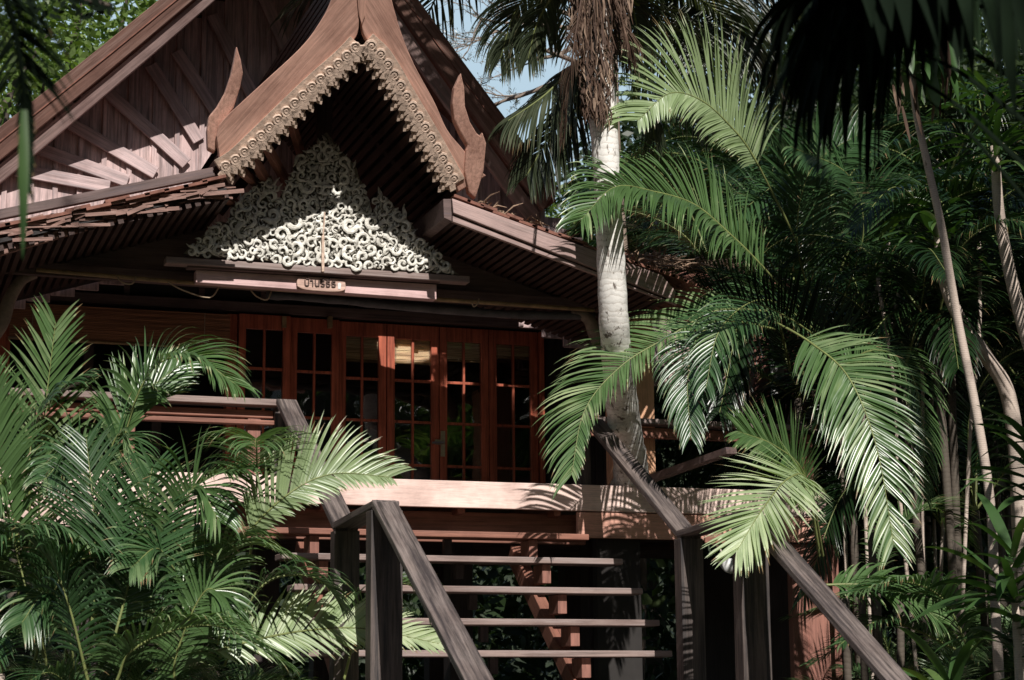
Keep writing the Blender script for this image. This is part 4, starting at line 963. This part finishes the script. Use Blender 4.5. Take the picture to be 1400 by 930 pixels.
for pts in ([(798, -20, 12.8), (785, 60, 12.75), (776, 130, 12.75), (770, 190, 12.75)], [(830, -20, 12.8), (846, 20, 12.75), (856, 45, 12.7), (862, 80, 12.7)]):
    frond_mesh(MB(), [at(*p) for p in pts], UP, .3, n=40, droop=1.5, wdt=.009, lm=M['dead'], rm=M['dead'], phi=(35, 20), seg=4, rnd=random.Random(9)).build('dead_frond', None, cp)

# ---- strap leaved plants (dracaena) and thin leaning canes
def strap(mb, p, d, L, wd, droop, lm, r):
    mb.use(lm); q = V(p); d = V(d).normalized(); st_ = L/9; tn = r.uniform(-.15, .2); rows = []
    ref = V((0, 0, 1)) if abs(d.z) < .9 else V((0, -1, 0)); sd = d.cross(ref).normalized(); sd0 = sd; tw = r.uniform(-.7, .7)
    for s_ in range(10):
        x = s_/9; ww = wd*(math.sin(math.pi*min(1, .16+x*.84))**.7 if x < 1 else .02)
        bn = sd.cross(d).normalized(); s2 = sd*math.cos(tw*x) + bn*math.sin(tw*x)
        rows.append(mb.add(q-s2*ww, q-bn*ww*.25+V((0, 0, .0)), q+s2*ww)); mb.tone += [tn]*3
        q = q + d*st_; d = (d + V((0, 0, -1))*droop*(x+.2)/9*1.8).normalized(); sd = (sd0 - d*sd0.dot(d)).normalized()
    for a_, b_ in zip(rows[:-1], rows[1:]): mb.face(a_, a_+1, b_+1, b_); mb.face(a_+1, a_+2, b_+2, b_+1)
def rosette(c, n, L, wd, droop, lm, parent, seed, name='leaves', up=.5, axis=(0, 0, 1)):
    r = random.Random(seed); m = MB(); c = V(c)
    for i in range(n):
        a = i*2.4 + r.uniform(-.3, .3); e = r.uniform(-.1, 1.2)*up
        strap(m, c + V((0, 0, r.uniform(-.25, .1))), (math.cos(a)*math.cos(e), math.sin(a)*math.cos(e), math.sin(e)), L*r.uniform(.7, 1.1), wd*r.uniform(.7, 1.1), droop*r.uniform(.6, 1.4), lm, r)
    return m.build(name, None, parent, smooth=True)
dr = thing('dracaena', 'thin pale cane curving up to a head of hanging strap leaves at upper right', 'plant', (at(1362, 900, 11.5).x, 11.5, 0))
P = catmull([at(1368, 900, 11.5)*1 + V((0, 0, -1.7)), at(1362, 860, 11.5), at(1355, 700, 11.5), at(1336, 570, 11.5), at(1308, 430, 11.5), at(1287, 310, 11.5), at(1268, 225, 11.5), at(1252, 150, 11.5), at(1246, 80, 11.5), at(1240, 0, 11.5)], 50)
MB().tube(P, [.036-.014*k/50 for k in range(51)], 9).build('stem', M['cane'], dr, smooth=True)
rosette(at(1246, 60, 11.5), 30, .62, .045, 1.7, M['strap'], dr, 4, up=.7)
rosette(at(1240, -20, 11.5), 30, .7, .045, 1.4, M['strap'], dr, 14, up=.9)
r = random.Random(8); m = MB()
for px, py, L_, wd in ((1236, 42, .34, .045), (1262, 20, .50, .055), (1280, 20, .52, .06), (1296, 40, .38, .05), (1270, 90, .34, .05), (1225, 12, .3, .03), (1255, 100, .25, .03), (1300, 90, .3, .04)):
    strap(m, at(px, py, 11.3), (.05, -.2, -1), L_, wd*.9, .2, M['strap'] if r.random() < .8 else M['dead'], r)
m.build('hanging_leaf', None, dr, smooth=True)
m = MB()
for k in range(16):
    px, py = r.uniform(1215, 1310), r.uniform(60, 150); strap(m, at(px, py, 11.35+r.uniform(-.1, .1)), (r.uniform(-.3, .3), -.1, -1), r.uniform(.15, .3), .012, .1, M['dead'], r)
m.build('withered_leaf', None, dr, smooth=True)
lc = thing('leaning_trunk', 'short thick pale stem leaning right behind the thin cane', 'tree', (at(1400, 900, 13.0).x, 13, 0))
P = catmull([at(1400, 900, 13.0) + V((.1, 0, -1.8)), at(1398, 760, 13.0), at(1392, 640, 13.0), at(1378, 540, 13.0), at(1350, 490, 13.0), at(1312, 435, 13.0), at(1290, 380, 13.0), at(1282, 300, 13.0)], 40)
MB().tube(P, [.075-.035*k/40 for k in range(41)], 10).build('trunk', M['cane'], lc, smooth=True)
rosette(at(1282, 300, 13.0), 26, .6, .04, 1.5, M['strap'], lc, 24)
lc = thing('leaning_trunk', 'thick brown stem at the right edge leaning in from above', 'tree', (at(1430, 900, 12.4).x, 12.4, 0))
P = catmull([at(1430, 900, 12.4) + V((0, 0, -1.7)), at(1428, 700, 12.4), at(1418, 520, 12.4), at(1398, 440, 12.4), at(1380, 370, 12.4), at(1366, 290, 12.4), at(1360, 200, 12.4)], 40)
MB().tube(P, [.07-.035*k/40 for k in range(41)], 10).build('trunk', M['cane'], lc, smooth=True)
rosette(at(1360, 200, 12.4), 30, .7, .03, 1.0, M['strap'], lc, 34)
rosette(at(1350, 130, 12.4), 24, .7, .025, .6, M['strap'], lc, 35)
for i, (px, py, Y, L_, lab) in enumerate(((1385, 770, 9.8, .62, 'large strap-leaved plant in the lower right corner'), (1300, 960, 9.9, .5, 'lower strap-leaved plant at the bottom edge right of the handrail'), (1420, 620, 10.6, .55, 'dark strap-leaved plant at the right edge halfway up'))):
    b = at(px, py, Y); t = thing('dracaena', lab, 'plant', (b.x, b.y, 0), 'strap-leaved plants at the lower right')
    MB().tube([(b.x+.05, b.y, -.1), (b.x, b.y, b.z*.6), b], [.03, .028, .022], 8).build('stem', M['cane'], t, smooth=True)
    rosette(b, 30, L_, .032, .75, M['strap'], t, 50+i, up=.9)
    rosette(b - V((0, 0, .3)), 22, L_, .035, 1.1, M['strap'], t, 60+i, up=.5)
# fine canes in the thicket
for i, (x0, y0, x1, y1, Y) in enumerate(((1232, 700, 1200, 380, 13.6), (1262, 720, 1246, 330, 14.0), (1180, 560, 1232, 380, 13.8), (1290, 700, 1300, 420, 14.5), (1325, 620, 1338, 300, 13.4), (1275, 640, 1262, 260, 15.0), (1150, 520, 1215, 330, 14.2))):
    t = thing('bamboo_plant', ('pale slender stem', 'thin straight stem', 'slanting stem', 'brownish thin stem', 'tall thin stem', 'hidden thin stem', 'slanting pale stem')[i] + (' left of the broad hanging frond', ' right of the broad hanging frond', ' crossing the corner of the side wing roof', ' in the thicket left of the long cane', ' right of the long curved cane', ' deep in the thicket', ' above the side wing roof')[i], 'stem', (at(x0, y0, Y).x, Y, 0), 'thin stems in the thicket')
    a, b = at(x0, y0, Y), at(x1, y1, Y); g = a - (b-a)*(a.z/(b-a).z)
    if abs(g.x-a.x) > .4: g = a + V((0, 0, -a.z))
    MB().tube(catmull([g, a, a.lerp(b, .5) + V((.05, 0, 0)), b], 16), .017, 6).build('stem', M['cane'], t, smooth=True)
    rosette(b, 12, .5, .015, 1.0, M['strap'], t, 80+i)

# ---- near fronds that hang into the picture, shade put into their near-black colour
np_ = thing('overhanging_palm', 'dark near palm whose long drooping leaflets hang in from the top right', 'palm', (5.4, 4.4, 0))
MB().tube(catmull([(5.4, 4.4, -.1), (5.2, 4.4, 2.0), (4.6, 4.5, 3.7)], 12), [.08]*13, 12).build('trunk', M['darktrunk'], np_, smooth=True)
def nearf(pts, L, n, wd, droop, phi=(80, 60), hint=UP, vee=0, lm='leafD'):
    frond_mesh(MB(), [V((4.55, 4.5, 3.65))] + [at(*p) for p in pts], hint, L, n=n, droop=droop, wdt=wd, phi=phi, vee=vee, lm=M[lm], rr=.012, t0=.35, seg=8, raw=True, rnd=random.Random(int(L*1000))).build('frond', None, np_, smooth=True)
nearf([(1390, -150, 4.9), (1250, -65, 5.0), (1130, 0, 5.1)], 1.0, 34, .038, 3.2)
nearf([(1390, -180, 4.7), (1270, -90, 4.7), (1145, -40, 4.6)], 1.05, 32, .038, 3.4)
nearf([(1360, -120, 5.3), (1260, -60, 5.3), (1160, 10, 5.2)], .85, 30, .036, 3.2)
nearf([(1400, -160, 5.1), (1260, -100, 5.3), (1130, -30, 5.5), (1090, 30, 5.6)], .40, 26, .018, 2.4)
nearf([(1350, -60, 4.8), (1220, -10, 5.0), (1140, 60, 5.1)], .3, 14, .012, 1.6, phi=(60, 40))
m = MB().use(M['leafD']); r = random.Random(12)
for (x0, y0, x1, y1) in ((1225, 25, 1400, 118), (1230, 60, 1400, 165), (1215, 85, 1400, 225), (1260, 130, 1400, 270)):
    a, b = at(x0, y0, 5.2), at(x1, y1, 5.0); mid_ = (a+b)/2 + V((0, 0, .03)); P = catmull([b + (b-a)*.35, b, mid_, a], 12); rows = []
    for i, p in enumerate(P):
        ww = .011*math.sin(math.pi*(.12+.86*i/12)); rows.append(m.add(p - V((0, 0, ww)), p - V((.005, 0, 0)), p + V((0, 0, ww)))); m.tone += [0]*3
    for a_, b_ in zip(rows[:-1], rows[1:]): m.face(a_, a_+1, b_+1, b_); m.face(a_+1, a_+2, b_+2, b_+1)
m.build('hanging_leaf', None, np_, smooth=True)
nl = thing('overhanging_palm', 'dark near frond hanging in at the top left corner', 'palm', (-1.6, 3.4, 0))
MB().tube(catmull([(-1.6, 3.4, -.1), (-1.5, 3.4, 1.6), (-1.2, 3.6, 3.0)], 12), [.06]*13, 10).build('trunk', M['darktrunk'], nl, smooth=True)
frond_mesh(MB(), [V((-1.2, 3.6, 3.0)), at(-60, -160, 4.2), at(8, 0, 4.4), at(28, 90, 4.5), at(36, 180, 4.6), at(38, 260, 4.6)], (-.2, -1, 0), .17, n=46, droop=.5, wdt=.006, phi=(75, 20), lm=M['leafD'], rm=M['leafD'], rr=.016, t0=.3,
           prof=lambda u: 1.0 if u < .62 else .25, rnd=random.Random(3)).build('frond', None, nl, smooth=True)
m = MB(); strap(m, at(33, 150, 4.5), (.03, 0, -1), .36, .013, .1, M['leafT'], random.Random(2)); m.build('frond_tip', None, nl, smooth=True)

# a dark leafy spray of a near tree at the upper left
lb = thing('near_tree', 'dark leafy spray of a near tree at the top edge left of the roof', 'tree', (-2.4, 6.0, 0))
P = catmull([(-2.4, 6, -.1), (-2.4, 6, 2.2), at(-80, -160, 6.0), at(40, -40, 6.0), at(100, -8, 6.0), at(150, 8, 6.0)], 40)
MB().tube(P, [.07-.0016*k for k in range(41)], 7).build('branch', M['darktrunk'], lb, smooth=True)
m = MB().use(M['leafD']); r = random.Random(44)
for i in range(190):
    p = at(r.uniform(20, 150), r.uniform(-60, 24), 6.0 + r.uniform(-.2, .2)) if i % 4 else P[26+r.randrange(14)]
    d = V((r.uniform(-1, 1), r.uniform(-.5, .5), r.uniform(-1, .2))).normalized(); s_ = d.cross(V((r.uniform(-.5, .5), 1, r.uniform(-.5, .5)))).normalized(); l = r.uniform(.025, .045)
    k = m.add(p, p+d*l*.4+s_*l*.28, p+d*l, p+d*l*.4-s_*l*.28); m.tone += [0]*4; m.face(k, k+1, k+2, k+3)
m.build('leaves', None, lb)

# ================================================================ trees
def tree_mesh(seed, R, H0, nl, ls, lm, dens=26):
    r = random.Random(seed); m = MB().use(lm)
    cl = []
    for i in range(dens):
        a = r.uniform(0, 6.28); u = r.uniform(-1, 1); k = r.uniform(.45, 1)**.6
        cl.append((V((math.cos(a)*math.sqrt(1-u*u)*R*k, math.sin(a)*math.sqrt(1-u*u)*R*k, H0 + u*R*.85*k)), R*r.uniform(.18, .36), r.uniform(-.25, .25)))
    for i in range(nl):
        c, rad_, tn = cl[r.randrange(dens)]
        d = V((r.gauss(0, 1), r.gauss(0, 1), r.gauss(0, .75))).normalized()*rad_*r.uniform(.4, 1.1); p = c + d
        n = V((r.gauss(0, 1), r.gauss(0, 1)-.3, r.gauss(0, 1)+.8)).normalized(); t = n.cross(V((r.gauss(0, 1), r.gauss(0, 1), r.gauss(0, 1)))).normalized(); s_ = n.cross(t)
        l = ls*r.uniform(.6, 1.3); w_ = l*.42; k = m.add(p, p+t*l*.5+s_*w_*.6, p+t*l, p+t*l*.5-s_*w_*.6); tt = tn + r.uniform(-.1, .1); m.tone += [tt]*4; m.face(k, k+1, k+2, k+3)
    return m, cl
def limbs(seed, H0, cl, r0_):
    r = random.Random(seed+1); m = MB(); bz = H0*.45
    m.tube(catmull([(0, 0, -.2), (r.uniform(-.2, .2), 0, bz*.5), (0, r.uniform(-.2, .2), bz), (r.uniform(-.3, .3), 0, H0)], 12), [r0_*(1-.6*k/12) for k in range(13)], 9)
    for c, rad_, t in cl[:16]:
        b = V((0, 0, r.uniform(bz*.8, H0)))
        m.tube(catmull([b, b.lerp(c, .5) + V((0, 0, .3)), c], 6), [r0_*.35*(1-.13*k) for k in range(7)], 6, False)
    return m
TP = []
for s in range(4):
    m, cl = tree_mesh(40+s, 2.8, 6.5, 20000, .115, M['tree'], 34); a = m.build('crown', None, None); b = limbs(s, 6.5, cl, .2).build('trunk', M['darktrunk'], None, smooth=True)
    col.objects.unlink(a); col.objects.unlink(b); TP.append((a.data, b.data))
m, cl = tree_mesh(77, 2.6, 6.5, 11000, .10, M['treel'], 34); a = m.build('crown', None, None); b = limbs(7, 6.5, cl, .16).build('trunk', M['darktrunk'], None, smooth=True)
col.objects.unlink(a); col.objects.unlink(b); LT = (a.data, b.data)
def tree(name, label, x, y, s, k, rz=0, light=False, group='broadleaf trees behind the house', dz=0):
    t = thing(name, label, 'tree', (x, y, 0), group)
    for nm, me in zip(('crown', 'trunk'), LT if light else TP[k % 4]):
        o = bpy.data.objects.new(nm, me); col.objects.link(o); o.parent = t
        o.matrix_basis = Matrix.Rotation(rz, 4, 'Z') @ Matrix.Diagonal((s, s, s*(1+dz), 1))
    return t
specs = [(1000, 24, 1.05, 0, 'dark tree behind the side wing roof'), (900, 27, 1.0, 1, 'tree seen in the gap right of the white trunk'), (1120, 27, 1.35, 2, 'large dark tree at the back of the thicket'),
         (1250, 24, 1.2, 3, 'dark tree behind the curved thin cane'), (1370, 26, 1.3, 0, 'dark tree at the back of the right edge'), (1180, 33, 1.7, 1, 'tall tree closing the view above the thicket'),
         (1330, 34, 1.8, 2, 'tallest dark tree in the upper right'), (1040, 34, 1.55, 3, 'tall tree behind the coconut fronds'), (1450, 22, 1.25, 2, 'tree just beyond the right edge'), (1100, 22.5, .8, 1, 'small tree under the thicket palms'),
         (1290, 21, .85, 0, 'small tree behind the leaning stems'), (1400, 30, 1.7, 3, 'high tree behind the strap-leaved heads'), (980, 30, 1.15, 2, 'far tree above the side wing')]
for i, (px, Y, s, k, lb) in enumerate(specs): tree('broadleaf_tree', lb, at(px, 600, Y).x, Y, s, k, i*1.3)
tree('broadleaf_tree', 'bright light green tree beyond the left roof slope', at(60, 300, 26).x, 26, 1.45, 0, .4, True)
tree('broadleaf_tree', 'second light green tree at the far left edge of the sky', at(-60, 300, 24).x, 24, 1.25, 0, 2.0, True)
tree('broadleaf_tree', 'pale green tree low behind the left roof corner', at(150, 300, 32).x, 32, 1.5, 0, 3.3, True)
tree('broadleaf_tree', 'treetop just showing beside the lower end of the right roof slope', at(720, 300, 30).x, 30, 1.12, 1, 4.0, True)

# bare twiggy tree against the sky
bt = thing('bare_tree', 'nearly leafless tree with fine twigs against the blue sky', 'tree', (at(700, 400, 22).x, 22, 0))
m = MB(); r = random.Random(21); m2 = MB().use(M['leafC'])
def branch(p, d, L, rad_, dep):
    n = 6; pts = [V(p)]; dd = V(d).normalized()
    for i in range(n): dd = (dd + V((r.uniform(-.2, .2), r.uniform(-.2, .2), r.uniform(-.12, .14)))).normalized(); pts.append(pts[-1] + dd*L/n)
    m.tube(pts, [rad_*(1-.6*i/n) for i in range(n+1)], 5 if dep < 2 else 3, False)
    if dep < 4:
        for i in range(2, n+1):
            for _ in range(1):
                branch(pts[i], dd + V((r.uniform(-.9, .9), r.uniform(-.7, .7), r.uniform(-.6, .7))), L*r.uniform(.4, .6), rad_*.45, dep+1)
    else:
        for q in pts[2:]:
            a = V((r.gauss(0, 1), r.gauss(0, 1), r.gauss(0, 1))).normalized()*.05; k = m2.add(q, q+a, q+a*.5+V((.008, 0, .008))); m2.tone += [0]*3; m2.face(k, k+1, k+2)
rt_ = at(838, 60, 22)
m.tube(catmull([(rt_.x, 22, -.1), (rt_.x+.2, 22, 4), (rt_.x, 22, 8), rt_], 12), [.16-.008*k for k in range(13)], 8)
for (x0, y0, x1, y1) in ((800, 40, 640, 25), (800, 90, 620, 50), (790, 60, 690, 120), (780, 20, 560, -30), (790, -60, 600, -40), (770, 110, 620, 180)):
    a, b = at(x0, y0, 22), at(x1, y1, 22 + r.uniform(-1, 1)); branch(a, b-a, (b-a).length*.8, .035, 1)
m.build('branches', M['twig'], bt, smooth=True); m2.build('sparse_leaves', None, bt)

# low plants that hide the foot of the thicket
for i, (px, Y, h_, s, lb) in enumerate(((1225, 13.8, 1.5, .5, 'low leafy palm behind the corner of the deck'), (1255, 14.3, 1.9, .6, 'low leafy palm under the broad hanging frond'), (1330, 12.6, 1.5, .5, 'low leafy palm around the foot of the long thin cane'),
                                        (1395, 13.4, 2.0, .6, 'low leafy palm at the right edge behind the strap leaves'), (1250, 12.2, 1.2, .42, 'small leafy palm just right of the lower handrail'), (1290, 15.6, 2.4, .65, 'leafy palm in the middle of the lower thicket'))):
    areca(lb, at(px, 800, Y).x, Y, 4, h_, 12, s, 'areca', mat='darktrunk', group='low palms at the foot of the thicket', spread=.3)
# thicket undergrowth and the wood behind: nobody could count it
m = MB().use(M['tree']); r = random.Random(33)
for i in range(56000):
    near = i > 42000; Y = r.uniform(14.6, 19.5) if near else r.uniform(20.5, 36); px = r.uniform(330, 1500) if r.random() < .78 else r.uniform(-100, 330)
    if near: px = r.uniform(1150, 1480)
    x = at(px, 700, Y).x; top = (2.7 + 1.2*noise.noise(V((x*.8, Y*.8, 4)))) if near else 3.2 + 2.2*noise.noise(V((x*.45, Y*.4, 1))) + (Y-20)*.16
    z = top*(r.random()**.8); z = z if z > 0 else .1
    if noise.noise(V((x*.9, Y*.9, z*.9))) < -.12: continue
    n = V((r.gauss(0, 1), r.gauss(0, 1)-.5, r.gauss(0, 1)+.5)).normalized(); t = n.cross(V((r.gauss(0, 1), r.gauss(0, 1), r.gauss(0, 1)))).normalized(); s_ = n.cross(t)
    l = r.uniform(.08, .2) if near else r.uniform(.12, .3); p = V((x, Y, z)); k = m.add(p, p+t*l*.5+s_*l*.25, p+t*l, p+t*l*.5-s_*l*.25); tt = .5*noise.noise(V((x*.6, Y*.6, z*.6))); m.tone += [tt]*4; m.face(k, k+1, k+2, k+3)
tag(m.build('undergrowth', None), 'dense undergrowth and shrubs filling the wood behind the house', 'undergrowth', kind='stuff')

# trees behind the viewer: they throw the dappled shade and show in the window panes
sh = [(12.5, 1.0, 1.5, 0), (9.6, 6.2, .75, 1), (12.2, 9.0, 1.35, 2), (14.5, 12.5, 1.4, 1), (10.8, 3.5, 1.35, 3), (3.0, -20.0, 2.0, 1), (-6.0, -9.0, 1.7, 2), (-1.5, -21, 2.0, 3), (8, -19, 2.0, 2), (9.4, 7.5, .8, 2), (7.4, 2.4, 1.0, 0), (-9.5, 2, 1.2, 0)]
for i, (x, y, s, k) in enumerate(sh):
    tree('broadleaf_tree', 'unseen tree added on the viewer side to block low sky light', x, y, s, k, i*1.7, group='trees on the viewer side of the garden')
tree('broadleaf_tree', 'unseen tree added on the viewer side to block low sky light', 14, -9, 1.25, 2, .5, group='trees on the viewer side of the garden')
tree('broadleaf_tree', 'unseen tree added on the viewer side to block low sky light', 10.5, -12, .95, 1, .9, group='trees on the viewer side of the garden')
for i in range(16):  # ring of unseen trees added to cut the low sky light
    a = -2.75 + i*.17 if i < 14 else (2.9 if i == 14 else -3.05); R_ = 21 + 5*(i % 3)
    tree('broadleaf_tree', 'unseen tree added on the viewer side to block low sky light', 2 + R_*math.cos(a), 2 + R_*math.sin(a), 1.35 + .2*(i % 3), i, i*.9, group='trees on the viewer side of the garden')
for i, (x, y, h_, s) in enumerate(((-2.1, 3.0, 14.6, .85), (6.1, 3.0, 15.6, .55), (2.6, -6.0, 9.0, .6))):
    t = thing('coconut_palm', 'tall coconut palm standing on the viewer side of the garden', 'palm', (x, y, 0), 'coconut palms on the viewer side of the garden')
    MB().tube(catmull([(x+.6, y-.5, -.1), (x+.2, y-.1, h_*.5), (x, y, h_)], 16), [.16-.004*k for k in range(17)], 10).build('trunk', M['coco'], t, smooth=True)
    for k in range(11): filler(t, 'coco', (x, y, h_), k*.571+.3*i, random.uniform(-.5, .8), s*random.uniform(.85, 1.1), k)
